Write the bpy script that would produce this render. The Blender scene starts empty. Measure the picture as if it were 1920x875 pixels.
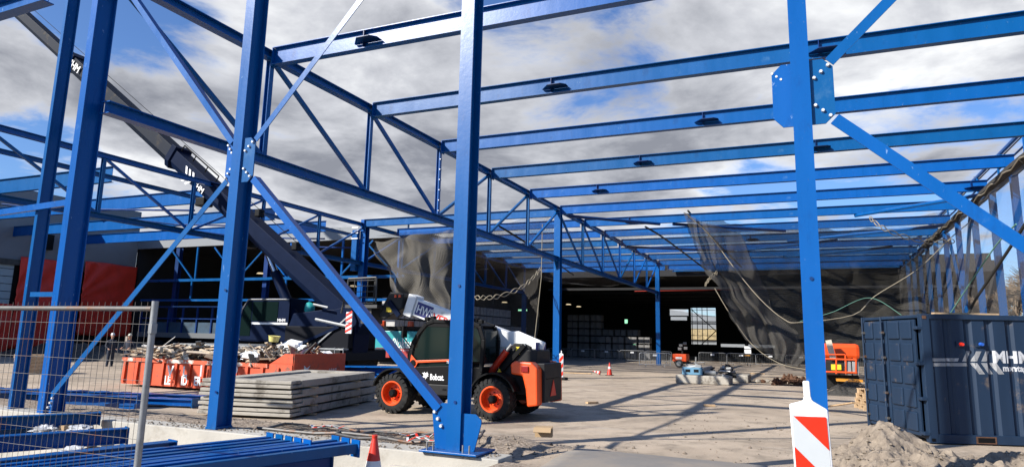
import bpy, math, random
from mathutils import Vector, Matrix
random.seed(7)
R = math.radians
S = bpy.context.scene
COL = S.collection

# ------------------------------------------------------------------ camera
F, YAW, PITCH, ROLL, CX, CY, CH = 1271.84, R(23.780284), R(9.724478), R(1.267094), 960.0, 415.5, 1.74
_fw = Vector((-math.sin(YAW)*math.cos(PITCH), math.cos(YAW)*math.cos(PITCH), math.sin(PITCH)))
_r0 = Vector((math.cos(YAW), math.sin(YAW), 0)); _u0 = _r0.cross(_fw)
_rt = _r0*math.cos(ROLL) + _u0*math.sin(ROLL); _up = _u0*math.cos(ROLL) - _r0*math.sin(ROLL)
cam = bpy.data.cameras.new('camera'); cam_o = bpy.data.objects.new('camera', cam); COL.objects.link(cam_o)
cam.sensor_width = 36; cam.lens = F/1920*36; cam.shift_y = (CY-437.5)/1920; cam.clip_start = .05; cam.clip_end = 3000
M3 = Matrix((_rt, _up, -_fw)).transposed()
cam_o.matrix_world = Matrix.Translation((0, 0, CH)) @ M3.to_4x4()
S.camera = cam_o
def at(x, y, X=None, Y=None, Z=None):
    """survey helper: the real point seen at photo pixel x,y on a known plane of the site grid"""
    d = _fw + _rt*((x-CX)/F) - _up*((y-CY)/F)
    t = (Z-CH)/d.z if Z is not None else (X/d.x if X is not None else Y/d.y)
    return Vector((0, 0, CH)) + d*t

# ------------------------------------------------------------------ light
SUN_AZ, SUN_EL = R(37), R(31.2)      # from the camera's back, to its left
sdir = Vector((-math.sin(SUN_AZ)*math.cos(SUN_EL), -math.cos(SUN_AZ)*math.cos(SUN_EL), math.sin(SUN_EL)))
sl = bpy.data.lights.new('sun', 'SUN'); sl.energy = 5.0; sl.angle = R(.55); sl.color = (1, .95, .87)
so = bpy.data.objects.new('sun', sl); COL.objects.link(so); so.rotation_euler = sdir.to_track_quat('Z', 'Y').to_euler()
w = bpy.data.worlds.new('World'); S.world = w; w.use_nodes = True
nt = w.node_tree; nt.nodes.clear()
def N(nt, t, **k):
    n = nt.nodes.new(t)
    for a, b in k.items():
        if a.startswith('_'): n.inputs[int(a[1:]) if a[1:].isdigit() else a[1:]].default_value = b
        else: setattr(n, a, b)
    return n
def L(nt, a, b): nt.links.new(a, b)
def M(nt, op, a, b=None, c=None, clamp=False):
    n = nt.nodes.new('ShaderNodeMath'); n.operation = op; n.use_clamp = clamp
    for i, v in enumerate((a, b, c)):
        if v is None: continue
        if isinstance(v, (int, float)): n.inputs[i].default_value = v
        else: nt.links.new(v, n.inputs[i])
    return n.outputs[0]
sky = N(nt, 'ShaderNodeTexSky', sky_type='NISHITA', sun_disc=False, sun_elevation=SUN_EL, sun_rotation=math.atan2(sdir.x, sdir.y), air_density=1.0, dust_density=.6, ozone_density=1.6)
tc = N(nt, 'ShaderNodeTexCoord')
sep = N(nt, 'ShaderNodeSeparateXYZ'); L(nt, tc.outputs['Generated'], sep.inputs[0])
zz = M(nt, 'ADD', M(nt, 'MAXIMUM', sep.outputs[2], 0.0), .16)
cmb = N(nt, 'ShaderNodeCombineXYZ')
L(nt, M(nt, 'DIVIDE', sep.outputs[0], zz), cmb.inputs[0]); L(nt, M(nt, 'DIVIDE', sep.outputs[1], zz), cmb.inputs[1])
mp = N(nt, 'ShaderNodeMapping'); mp.inputs['Location'].default_value = (3.1, 1.7, 0.4); L(nt, cmb.outputs[0], mp.inputs[0])
n1 = N(nt, 'ShaderNodeTexNoise', _Scale=1.9, _Detail=12.0, _Roughness=.60, _Distortion=.25); L(nt, mp.outputs[0], n1.inputs['Vector'])
n2 = N(nt, 'ShaderNodeTexNoise', _Scale=.8, _Detail=8.0, _Roughness=.55); L(nt, mp.outputs[0], n2.inputs['Vector'])
# gaps of open sky between the clouds, each a direction
def gap(px, py, wd, amt):
    d = (_fw + _rt*((px-CX)/F) - _up*((py-CY)/F)).normalized()
    vm = N(nt, 'ShaderNodeVectorMath', operation='DISTANCE'); L(nt, tc.outputs['Generated'], vm.inputs[0]); vm.inputs[1].default_value = d
    q = M(nt, 'DIVIDE', vm.outputs['Value'], wd)
    return M(nt, 'MULTIPLY', M(nt, 'EXPONENT', M(nt, 'MULTIPLY', M(nt, 'MULTIPLY', q, q), -1.0)), amt)
g = None
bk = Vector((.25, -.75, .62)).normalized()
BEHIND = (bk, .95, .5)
for a in ((190, 10, .10, .17), (30, 330, .12, .15), (560, 330, .07, .08), (1200, 90, .085, .14), (1400, 185, .075, .13), (1450, 370, .11, .10), (1800, 560, .25, .22), (360, 20, .06, .12), (940, 0, .07, .10), (1720, 280, .09, .05), (390, 250, .05, .05), (60, 180, .10, -.10), (300, 200, .10, -.10), (480, 60, .10, -.06), (620, 60, .12, -.08), (700, 330, .16, -.14), (1700, 100, .28, -.14), (1000, 240, .16, -.08)):
    v = gap(*a); g = v if g is None else M(nt, 'ADD', g, v)
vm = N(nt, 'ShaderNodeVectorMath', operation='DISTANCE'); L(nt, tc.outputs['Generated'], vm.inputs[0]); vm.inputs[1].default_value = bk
q = M(nt, 'DIVIDE', vm.outputs['Value'], 1.25)   # unseen open sky behind the camera, sun side, added to lower the fill light
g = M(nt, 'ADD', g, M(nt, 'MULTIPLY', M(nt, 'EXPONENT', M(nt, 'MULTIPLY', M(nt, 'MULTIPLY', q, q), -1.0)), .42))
for dv, wd_, am in ((Vector((1, .05, .25)).normalized(), .85, .34), (Vector((-.1, .1, 1)).normalized(), .50, .30)):  # unseen cloud-free areas right and overhead, added to dim light on shaded steel
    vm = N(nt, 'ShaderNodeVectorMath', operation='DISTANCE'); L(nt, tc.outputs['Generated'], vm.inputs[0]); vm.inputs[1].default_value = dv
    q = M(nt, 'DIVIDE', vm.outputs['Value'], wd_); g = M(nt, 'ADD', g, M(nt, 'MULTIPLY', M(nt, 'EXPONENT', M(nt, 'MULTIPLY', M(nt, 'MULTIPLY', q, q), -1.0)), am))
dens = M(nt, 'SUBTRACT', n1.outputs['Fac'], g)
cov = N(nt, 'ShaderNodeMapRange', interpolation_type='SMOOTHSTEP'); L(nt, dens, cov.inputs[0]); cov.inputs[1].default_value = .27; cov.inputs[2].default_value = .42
cr = N(nt, 'ShaderNodeValToRGB'); e = cr.color_ramp.elements
L(nt, M(nt, 'ADD', M(nt, 'MULTIPLY', n1.outputs['Fac'], .45), M(nt, 'MULTIPLY', n2.outputs['Fac'], .55)), cr.inputs[0])
e[0].position = .42; e[0].color = (.62, .63, .64, 1); e[1].position = .60; e[1].color = (.17, .18, .21, 1)
m0 = cr.color_ramp.elements.new(.50); m0.color = (.38, .39, .42, 1)
skm = N(nt, 'ShaderNodeMix', data_type='RGBA', blend_type='MULTIPLY'); skm.inputs[0].default_value = 1
L(nt, sky.outputs[0], skm.inputs[6]); skm.inputs[7].default_value = (.052, .070, .100, 1)
mx = N(nt, 'ShaderNodeMix', data_type='RGBA'); L(nt, cov.outputs[0], mx.inputs[0]); L(nt, skm.outputs[2], mx.inputs[6]); L(nt, cr.outputs[0], mx.inputs[7])
bg = N(nt, 'ShaderNodeBackground', _Strength=1.0); L(nt, mx.outputs[2], bg.inputs[0])
wo = N(nt, 'ShaderNodeOutputWorld'); L(nt, bg.outputs[0], wo.inputs[0])
S.view_settings.view_transform = 'Standard'; S.view_settings.look = 'None'; S.view_settings.gamma = 1
S.view_settings.exposure = 0.80
S.view_settings.use_curve_mapping = False
S.cycles.transparent_max_bounces = 24; S.cycles.max_bounces = 6; S.cycles.diffuse_bounces = 3

# ------------------------------------------------------------------ materials
MATS = {}
CHIP = []
def mat(name, col, rough=.6, metal=0.0, var=.0, vscale=3.0, bump=0.0, bscale=40.0, col2=None, spec=.5, coat=0.0, streak=False, dirt=None, dscale=2.0, dth=(.55, .7)):
    if name in MATS: return MATS[name]
    AK = .86; col = tuple(x*AK for x in col); col2 = col2 and tuple(x*AK for x in col2); dirt = dirt and tuple(x*AK for x in dirt)
    m = bpy.data.materials.new(name); m.use_nodes = True; nt = m.node_tree; b = nt.nodes['Principled BSDF']
    b.inputs['Roughness'].default_value = rough; b.inputs['Metallic'].default_value = metal
    b.inputs['Specular IOR Level'].default_value = spec; b.inputs['Coat Weight'].default_value = coat
    tc = N(nt, 'ShaderNodeTexCoord'); src = tc.outputs['Object']
    if streak:
        mpn = N(nt, 'ShaderNodeMapping'); mpn.inputs['Scale'].default_value = (1, 1, .12); L(nt, src, mpn.inputs[0]); vsrc = mpn.outputs[0]
    else: vsrc = src
    c = N(nt, 'ShaderNodeRGB'); c.outputs[0].default_value = (*col, 1); out = c.outputs[0]
    if var > 0 or col2:
        nz = N(nt, 'ShaderNodeTexNoise', _Scale=vscale, _Detail=8.0, _Roughness=.62); L(nt, vsrc, nz.inputs['Vector'])
        rp = N(nt, 'ShaderNodeValToRGB'); rp.color_ramp.elements[0].position = .3; rp.color_ramp.elements[1].position = .7
        if col2: a1, a2 = col, col2
        else: a1 = tuple(x*(1-var) for x in col); a2 = tuple(min(1, x*(1+var)) for x in col)
        rp.color_ramp.elements[0].color = (*a1, 1); rp.color_ramp.elements[1].color = (*a2, 1)
        L(nt, nz.outputs['Fac'], rp.inputs[0]); out = rp.outputs[0]
        rr = N(nt, 'ShaderNodeMapRange'); L(nt, nz.outputs['Fac'], rr.inputs[0]); rr.inputs[3].default_value = max(.05, rough-.12); rr.inputs[4].default_value = min(1, rough+.12)
        L(nt, rr.outputs[0], b.inputs['Roughness'])
    if dirt:
        nz = N(nt, 'ShaderNodeTexNoise', _Scale=dscale, _Detail=9.0, _Roughness=.7); L(nt, src, nz.inputs['Vector'])
        mr = N(nt, 'ShaderNodeMapRange', interpolation_type='SMOOTHSTEP'); L(nt, nz.outputs['Fac'], mr.inputs[0]); mr.inputs[1].default_value = dth[0]; mr.inputs[2].default_value = dth[1]
        mm = N(nt, 'ShaderNodeMix', data_type='RGBA'); L(nt, mr.outputs[0], mm.inputs[0]); L(nt, out, mm.inputs[6]); mm.inputs[7].default_value = (*dirt, 1); out = mm.outputs[2]
    if name == 'blue_paint':     # chipped and rubbed spots
        mpn = N(nt, 'ShaderNodeMapping'); mpn.inputs['Scale'].default_value = (1, 1, .45); L(nt, src, mpn.inputs[0])
        for sc_, t0, t1, cc in ((16, .665, .69, (.16, .26, .42)), (3.1, .58, .68, (.002, .052, .19)), (55, .70, .72, (.3, .36, .44))):
            nz = N(nt, 'ShaderNodeTexNoise', _Scale=sc_, _Detail=5.0, _Roughness=.7); L(nt, mpn.outputs[0], nz.inputs['Vector'])
            mr = N(nt, 'ShaderNodeMapRange'); L(nt, nz.outputs['Fac'], mr.inputs[0]); mr.inputs[1].default_value = t0; mr.inputs[2].default_value = t1; mr.inputs[4].default_value = .7
            mm = N(nt, 'ShaderNodeMix', data_type='RGBA'); L(nt, mr.outputs[0], mm.inputs[0]); L(nt, out, mm.inputs[6]); mm.inputs[7].default_value = (*cc, 1); out = mm.outputs[2]
    if name.startswith('blue_paint'):    # each member its own batch of paint and dust
        oi = N(nt, 'ShaderNodeObjectInfo'); hv = N(nt, 'ShaderNodeHueSaturation'); L(nt, out, hv.inputs['Color'])
        r1 = N(nt, 'ShaderNodeMapRange'); L(nt, oi.outputs['Random'], r1.inputs[0]); r1.inputs[3].default_value = .78; r1.inputs[4].default_value = 1.16; L(nt, r1.outputs[0], hv.inputs['Value'])
        r2 = N(nt, 'ShaderNodeMapRange'); L(nt, oi.outputs['Random'], r2.inputs[0]); r2.inputs[3].default_value = .492; r2.inputs[4].default_value = .505; L(nt, r2.outputs[0], hv.inputs['Hue']); out = hv.outputs[0]
    L(nt, out, b.inputs['Base Color'])
    if bump > 0:
        nb = N(nt, 'ShaderNodeTexNoise', _Scale=bscale, _Detail=6.0, _Roughness=.65); L(nt, src, nb.inputs['Vector'])
        bp = N(nt, 'ShaderNodeBump', _Strength=bump, _Distance=.02); L(nt, nb.outputs['Fac'], bp.inputs['Height']); L(nt, bp.outputs[0], b.inputs['Normal'])
    MATS[name] = m; return m
BLUE = mat('blue_paint', (.0004, .082, .295), .30, spec=.28, var=.10, vscale=2.2, bump=.05, bscale=14, streak=True, dirt=(.035, .13, .33), dscale=2.3, dth=(.58, .74))
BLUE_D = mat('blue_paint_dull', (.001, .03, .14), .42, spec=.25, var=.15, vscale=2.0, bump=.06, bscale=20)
BOLT = mat('zinc_bolt', (.75, .75, .74), .35, .35)
GALV = mat('galvanised_steel', (.27, .275, .28), .45, .5, var=.2, vscale=12)
GALV_D = mat('dull_galvanised_wire', (.12, .115, .11), .55, .4, var=.2, vscale=12, dirt=(.16, .07, .03), dscale=3, dth=(.5, .62))
CONC = mat('pale_concrete', (.44, .415, .365), .85, var=.12, vscale=1.6, bump=.3, bscale=18, dirt=(.27, .235, .185), dscale=1.1, dth=(.52, .72))
SLAB = mat('slab_concrete', (.37, .34, .29), .85, var=.12, vscale=3, bump=.35, bscale=22, dirt=(.15, .13, .105), dscale=2.2, dth=(.50, .66))
RUBBER = mat('tyre_rubber', (.012, .012, .012), .8, spec=.3, var=.3, vscale=8, dirt=(.05, .043, .035), dscale=5, dth=(.5, .75))
ORANGE = mat('orange_paint', (.80, .085, .010), .4, var=.12, dirt=(.28, .10, .05), dscale=7, dth=(.58, .75))
WHITE = mat('white_paint', (.80, .80, .78), .4, var=.05, dirt=(.5, .47, .42), dscale=4, dth=(.6, .75))
DGREY = mat('dark_grey_paint', (.022, .022, .023), .5, var=.12, vscale=5, spec=.15)
BLACK = mat('black_plastic', (.006, .006, .0065), .5, spec=.12)
GLASS = mat('tinted_glass', (.006, .014, .013), .06, spec=.22)
NAVY = mat('navy_paint', (.004, .010, .032), .5, spec=.05, var=.15, vscale=2.5, dirt=(.006, .012, .030), dscale=3, dth=(.6, .75))
NAVYC = mat('container_navy', (.014, .031, .064), .5, spec=.25, var=.18, vscale=2, bump=.06, bscale=9, streak=True, dirt=(.11, .09, .08), dscale=3.5, dth=(.58, .72))
RUST = mat('rusty_steel', (.10, .045, .022), .85, var=.35, vscale=6, bump=.4, bscale=30)
SKIPC = mat('skip_orange', (.60, .075, .02), .55, var=.15, vscale=2.5, bump=.1, bscale=10, dirt=(.14, .06, .035), dscale=2.4, dth=(.53, .68))
WOOD = mat('raw_wood', (.48, .33, .19), .75, var=.25, vscale=7, bump=.2)
PLASTIC_W = mat('white_plastic', (.75, .76, .77), .35, var=.08, bump=.3, bscale=9)
RED = mat('signal_red', (.75, .03, .01), .45, var=.06)
REDT = mat('red_tarpaulin', (.85, .045, .02), .5, var=.15, vscale=1.2)
WALLG = mat('grey_wall_cladding', (.21, .225, .24), .7, var=.08, vscale=.8, bump=.1, bscale=5)
WALLP = mat('pale_panel_cladding', (.40, .48, .50), .55, var=.06)
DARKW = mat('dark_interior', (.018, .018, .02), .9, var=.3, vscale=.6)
BLOCK = mat('grey_concrete_blocks', (.42, .41, .40), .85, var=.25, vscale=2.2)
TEAL = mat('teal_paint', (.02, .30, .32), .4)
YELLOW = mat('yellow_sticker', (.75, .55, .02), .5)
TEXTW = mat('white_lettering', (.75, .75, .75), .5)
ROPE = mat('pale_rope', (.30, .26, .19), .9)
NETB = mat('black_rope', (.02, .02, .018), .9)
BARK = mat('bark', (.16, .11, .075), .9, var=.3, vscale=4)
SKIN = mat('skin', (.45, .24, .16), .6)
CLOTH = mat('dark_work_clothes', (.02, .026, .045), .9, var=.2)
HAIR = mat('brown_hair', (.05, .03, .02), .9)
LIGHTG = mat('light_grey_metal', (.30, .31, .31), .45, .2, var=.15)
LBLUE = mat('light_blue_paint', (.10, .24, .36), .5, var=.1)
DKPLATE = mat('road_plate_steel', (.235, .215, .19), .7, var=.12, vscale=1.5, bump=.15, bscale=25, dirt=(.30, .255, .205), dscale=1.3, dth=(.42, .62))

def net_mat(name, col, cell, line, base, diamond=False):
    m = bpy.data.materials.new(name); m.use_nodes = True; nt = m.node_tree; b = nt.nodes['Principled BSDF']
    b.inputs['Base Color'].default_value = (*col, 1); b.inputs['Roughness'].default_value = .85
    uv = N(nt, 'ShaderNodeUVMap'); uv.uv_map = 'uv'
    s = N(nt, 'ShaderNodeSeparateXYZ'); L(nt, uv.outputs[0], s.inputs[0])
    a, c = s.outputs[0], s.outputs[1]
    if diamond: a, c = M(nt, 'ADD', s.outputs[0], s.outputs[1]), M(nt, 'SUBTRACT', s.outputs[0], s.outputs[1])
    fa = M(nt, 'LESS_THAN', M(nt, 'FRACT', M(nt, 'DIVIDE', a, cell)), line)
    fb = M(nt, 'LESS_THAN', M(nt, 'FRACT', M(nt, 'DIVIDE', c, cell)), line)
    nz = N(nt, 'ShaderNodeTexNoise', _Scale=.8, _Detail=3.0); L(nt, uv.outputs[0], nz.inputs['Vector'])
    bs = M(nt, 'MULTIPLY', nz.outputs['Fac'], base*2)
    al = M(nt, 'MAXIMUM', M(nt, 'MAXIMUM', fa, fb), bs, clamp=True)
    L(nt, al, b.inputs['Alpha']); return m
NET_R = net_mat('black_net', (.05, .047, .04), .06, .16, .38)
NET_F = net_mat('fine_black_net', (.055, .05, .043), .06, .16, .30, True)
NET_L = net_mat('pale_net', (.10, .092, .078), .055, .22, .34)
NET_C = net_mat('ceiling_net', (.14, .13, .12), .10, .12, .09, True)

# ground material
gm = bpy.data.materials.new('sandy_ground'); gm.use_nodes = True; nt = gm.node_tree; b = nt.nodes['Principled BSDF']; b.inputs['Roughness'].default_value = .92; b.inputs['Specular IOR Level'].default_value = .2
tc = N(nt, 'ShaderNodeTexCoord')
def nz(sc, det=8, rough=.6, mp=None):
    n = N(nt, 'ShaderNodeTexNoise', _Scale=sc, _Detail=det, _Roughness=rough)
    if mp:
        q = N(nt, 'ShaderNodeMapping'); q.inputs['Scale'].default_value = mp; q.inputs['Rotation'].default_value = (0, 0, .5); L(nt, tc.outputs['Object'], q.inputs[0]); L(nt, q.outputs[0], n.inputs['Vector'])
    else: L(nt, tc.outputs['Object'], n.inputs['Vector'])
    return n.outputs['Fac']
def mixc(f, a, b2):
    q = N(nt, 'ShaderNodeMix', data_type='RGBA')
    L(nt, f, q.inputs[0])
    for i, v in ((6, a), (7, b2)):
        if isinstance(v, tuple): q.inputs[i].default_value = (*v, 1)
        else: L(nt, v, q.inputs[i])
    return q.outputs[2]
def step(v, a, b2):
    q = N(nt, 'ShaderNodeMapRange', interpolation_type='SMOOTHSTEP'); L(nt, v, q.inputs[0]); q.inputs[1].default_value = a; q.inputs[2].default_value = b2; return q.outputs[0]
c = mixc(step(nz(.35), .35, .65), (.46, .375, .285), (.355, .285, .215))
c = mixc(step(nz(1.6, 9, .65), .47, .70), c, (.255, .21, .16))
c = mixc(step(nz(.9, 9, .7, (.25, 2.2, 1)), .56, .66), c, (.40, .34, .275))
# tyre tracks and damp patches of the yard
def track(ang, sc, off):
    q = N(nt, 'ShaderNodeMapping'); q.inputs['Rotation'].default_value = (0, 0, ang); L(nt, tc.outputs['Object'], q.inputs[0])
    wv = N(nt, 'ShaderNodeTexWave', _Scale=sc, _Distortion=5.0, _Detail=3.0); wv.inputs['Detail Scale'].default_value = .35; L(nt, q.outputs[0], wv.inputs['Vector'])
    return M(nt, 'MULTIPLY', step(wv.outputs['Fac'], .86, .97), M(nt, 'MULTIPLY', step(nz(.5, 4, .6), .40, .62), step(nz(6, 6, .7), .30, .62)))
c = mixc(M(nt, 'MULTIPLY', track(.35, .16, 0), .75), c, (.20, .165, .13))
c = mixc(M(nt, 'MULTIPLY', track(1.2, .11, 0), .6), c, (.22, .185, .145))
c = mixc(M(nt, 'MULTIPLY', step(nz(.28, 7, .62), .56, .64), .55), c, (.21, .17, .13))
c = mixc(step(nz(45, 3, .6), .60, .72), c, (.16, .135, .11))
c = mixc(step(nz(30, 3, .6), .66, .74), c, (.55, .50, .44))
# darker gravel strip just inside the plinth and earth below it
sp = N(nt, 'ShaderNodeSeparateXYZ'); L(nt, tc.outputs['Object'], sp.inputs[0])
wob = M(nt, 'MULTIPLY', M(nt, 'SUBTRACT', nz(.8), .5), 3.0)
ms = M(nt, 'MULTIPLY', step(M(nt, 'SUBTRACT', 9.9, M(nt, 'ADD', sp.outputs[1], wob)), -.4, .8), step(M(nt, 'SUBTRACT', -2.8, M(nt, 'ADD', sp.outputs[0], wob)), -.2, .4))
grav = mixc(step(nz(24, 5, .75), .42, .60), (.17, .132, .10), (.36, .295, .23))
c = mixc(ms, c, grav)
L(nt, c, b.inputs['Base Color'])
bp = N(nt, 'ShaderNodeBump', _Strength=.5, _Distance=.03); L(nt, M(nt, 'ADD', nz(9, 9, .75), M(nt, 'MULTIPLY', nz(60, 4, .7), .35)), bp.inputs['Height']); L(nt, bp.outputs[0], b.inputs['Normal'])
GROUND = gm
PILE = mat('loose_gravel', (.17, .138, .108), .95, vscale=9, col2=(.34, .28, .218), bump=1.0, bscale=26, dirt=(.12, .10, .08), dscale=14, dth=(.6, .75), spec=.2)

# ------------------------------------------------------------------ mesh helpers
def basis(d, up=(0, 0, 1)):
    d = Vector(d).normalized(); up = Vector(up)
    if abs(d.dot(up)) > .98: up = Vector((0, 1, 0))
    s = d.cross(up).normalized(); return d, s, s.cross(d)
class MB:
    def __init__(self): self.v = []; self.f = []; self.m = []; self.uv = None
    def add(self, vs, fs, m=0):
        o = len(self.v); self.v += [Vector(x) for x in vs]; self.f += [tuple(i+o for i in f) for f in fs]; self.m += [m]*len(fs); return self
    def box(self, c, s, rot=None, m=0):
        c = Vector(c); x, y, z = (k/2 for k in s); vs = [Vector((a*x, b*y, d*z)) for a in (-1, 1) for b in (-1, 1) for d in (-1, 1)]
        if rot is not None:
            rm = rot if isinstance(rot, Matrix) else Matrix.Rotation(rot, 3, 'Z'); vs = [rm @ q for q in vs]
        return self.add([c+q for q in vs], [(0, 1, 3, 2), (4, 6, 7, 5), (0, 4, 5, 1), (2, 3, 7, 6), (0, 2, 6, 4), (1, 5, 7, 3)], m)
    def bb(self, a, b, m=0):
        a = Vector(a); b = Vector(b); return self.box((a+b)/2, [abs(k) for k in (b-a)], None, m)
    def sweep(self, p, q, poly, up=(0, 0, 1), m=0, poly2=None):
        p = Vector(p); q = Vector(q); d, s, u = basis(q-p, up); n = len(poly); p2 = poly2 or poly
        vs = [p+s*a+u*b for a, b in poly]+[q+s*a+u*b for a, b in p2]
        fs = [(i, (i+1) % n, n+(i+1) % n, n+i) for i in range(n)]+[tuple(range(n-1, -1, -1)), tuple(range(n, 2*n))]
        return self.add(vs, fs, m)
    def bar(self, p, q, w_, h, up=(0, 0, 1), m=0): return self.sweep(p, q, [(-w_/2, -h/2), (w_/2, -h/2), (w_/2, h/2), (-w_/2, h/2)], up, m)
    def ibeam(self, p, q, h, w_, tf=.018, tw=.012, up=(0, 0, 1), m=0):
        H, W = h/2, w_/2; T = tw/2
        return self.sweep(p, q, [(-W, -H), (W, -H), (W, -H+tf), (T, -H+tf), (T, H-tf), (W, H-tf), (W, H), (-W, H), (-W, H-tf), (-T, H-tf), (-T, -H+tf), (-W, -H+tf)], up, m)
    def tube(self, p, q, r, n=8, r2=None, m=0):
        c = [(math.cos(2*math.pi*i/n), math.sin(2*math.pi*i/n)) for i in range(n)]
        r2 = r if r2 is None else r2
        return self.sweep(p, q, [(r*a, r*b) for a, b in c], (0, 0, 1), m, [(r2*a, r2*b) for a, b in c])
    def path(self, pts, r, n=6, m=0):
        for a, b in zip(pts[:-1], pts[1:]):
            if (Vector(b)-Vector(a)).length > 1e-5: self.tube(a, b, r, n, m=m)
        return self
    def plate(self, pts, o, ux, uy, t, m=0):
        o = Vector(o); ux = Vector(ux).normalized(); uy = Vector(uy).normalized(); n_ = ux.cross(uy).normalized()*t/2; n = len(pts)
        vs = [o+ux*a+uy*b+n_ for a, b in pts]+[o+ux*a+uy*b-n_ for a, b in pts]
        return self.add(vs, [tuple(range(n)), tuple(range(2*n-1, n-1, -1))]+[(i, n+i, n+(i+1) % n, (i+1) % n) for i in range(n)], m)
    def lathe(self, prof, c, axis=(0, 0, 1), n=24, m=0):
        c = Vector(c); d, s, u = basis(axis, (0, 0, 1) if abs(Vector(axis).normalized().z) < .9 else (0, 1, 0)); k = len(prof); vs = []
        for i in range(n):
            a = 2*math.pi*i/n
            for r, h in prof: vs.append(c+d*h+(s*math.cos(a)+u*math.sin(a))*r)
        fs = [(i*k+j, ((i+1) % n)*k+j, ((i+1) % n)*k+j+1, i*k+j+1) for i in range(n) for j in range(k-1)]
        return self.add(vs, fs, m)
    def ball(self, c, s, n=12, m=0, jit=0):
        s = s if hasattr(s, '__len__') else (s, s, s); vs = []; k = n//2
        for i in range(k+1):
            t = math.pi*i/k
            for j in range(n):
                a = 2*math.pi*j/n; q = 1+random.uniform(-jit, jit)
                vs.append(Vector(c)+Vector((s[0]*math.sin(t)*math.cos(a)*q, s[1]*math.sin(t)*math.sin(a)*q, s[2]*math.cos(t)*q)))
        return self.add(vs, [(i*n+j, (i+1)*n+j, (i+1)*n+(j+1) % n, i*n+(j+1) % n) for i in range(k) for j in range(n)], m)
    def build(self, name, mats, parent=None, label=None, smooth=False, bevel=0):
        me = bpy.data.meshes.new(name)
        off = parent.get('_o') if parent else None
        o3 = Vector(off) if off is not None else Vector((0, 0, 0))
        me.from_pydata([x-o3 for x in self.v], [], self.f)
        for q in (mats if isinstance(mats, (list, tuple)) else [mats]): me.materials.append(q)
        me.polygons.foreach_set('material_index', self.m)
        if self.uv: 
            ul = me.uv_layers.new(name='uv')
            for lp in me.loops: ul.data[lp.index].uv = self.uv[lp.vertex_index]
        me.validate(); me.update()
        import bmesh
        bm = bmesh.new(); bm.from_mesh(me); bmesh.ops.recalc_face_normals(bm, faces=bm.faces) if not self.uv else None; bm.to_mesh(me); bm.free()
        if smooth:
            me.polygons.foreach_set('use_smooth', [True]*len(me.polygons))
            try: me.set_sharp_from_angle(angle=R(38))
            except Exception: pass
        o = bpy.data.objects.new(name, me); COL.objects.link(o)
        if parent: o.parent = parent
        if label: o['label'] = label
        if bevel:
            b = o.modifiers.new('bevel', 'BEVEL'); b.width = bevel; b.segments = 2; b.limit_method = 'ANGLE'; b.angle_limit = R(40)
        return o
def tag(o, label, cat, group=None):
    o['label'] = label; o['category'] = cat
    if group: o['group'] = group
    return o
def thing(name, label, cat, loc=(0, 0, 0), group=None):
    """Empty at the base; children are given in world coordinates and shifted by '_o' on build"""
    o = bpy.data.objects.new(name, None); COL.objects.link(o); o.location = loc; o.empty_display_size = .2
    o['_o'] = tuple(loc); return tag(o, label, cat, group)
def kind(o, k='structure'): o['kind'] = k; return o
def copy_tree(o, loc, label, rotz=None):
    r = o.copy(); COL.objects.link(r); r.location = loc; r['label'] = label
    if rotz is not None: r.rotation_euler = (0, 0, rotz)
    for ch in [x for x in bpy.data.objects if x.parent == o]:
        c = ch.copy(); COL.objects.link(c); c.parent = r
        for g in [x for x in bpy.data.objects if x.parent == ch]:
            d = g.copy(); COL.objects.link(d); d.parent = c
    return r
def text(s, o, ux, uy, h, material, parent, name='lettering', thick=.004, bold=.0, shear=0, sx=1.0, font=None):
    cu = bpy.data.curves.new('t', 'FONT'); cu.body = s; cu.size = 1.0; cu.offset = bold; cu.shear = shear; cu.resolution_u = 3
    ob = bpy.data.objects.new('t', cu); COL.objects.link(ob)
    me = ob.to_mesh(); mb = MB(); ux = Vector(ux).normalized(); uy = Vector(uy).normalized(); n_ = ux.cross(uy)
    k = h/.72
    mb.add([Vector(o)+ux*v.co.x*k*sx+uy*v.co.y*k+n_*thick for v in me.vertices], [tuple(p.vertices) for p in me.polygons])
    ob.to_mesh_clear(); COL.objects.unlink(ob); bpy.data.objects.remove(ob); bpy.data.curves.remove(cu)
    r = mb.build(name, material, parent); return r
ORD = ['', 'first', 'second', 'third', 'fourth', 'fifth', 'sixth', 'seventh', 'eighth', 'ninth', 'tenth', 'eleventh', 'twelfth', 'thirteenth', 'fourteenth', 'fifteenth', 'sixteenth', 'seventeenth', 'eighteenth', 'nineteenth', 'twentieth']
X1, Y1, Z1 = Vector((1, 0, 0)), Vector((0, 1, 0)), Vector((0, 0, 1))
def bolt(p, nrm, parent, r=.032):
    MB().lathe([(0, .028), (r*.8, .028), (r, .012), (r, 0)], p, nrm, 8).build('bolt', BOLT, parent, smooth=True)

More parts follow.
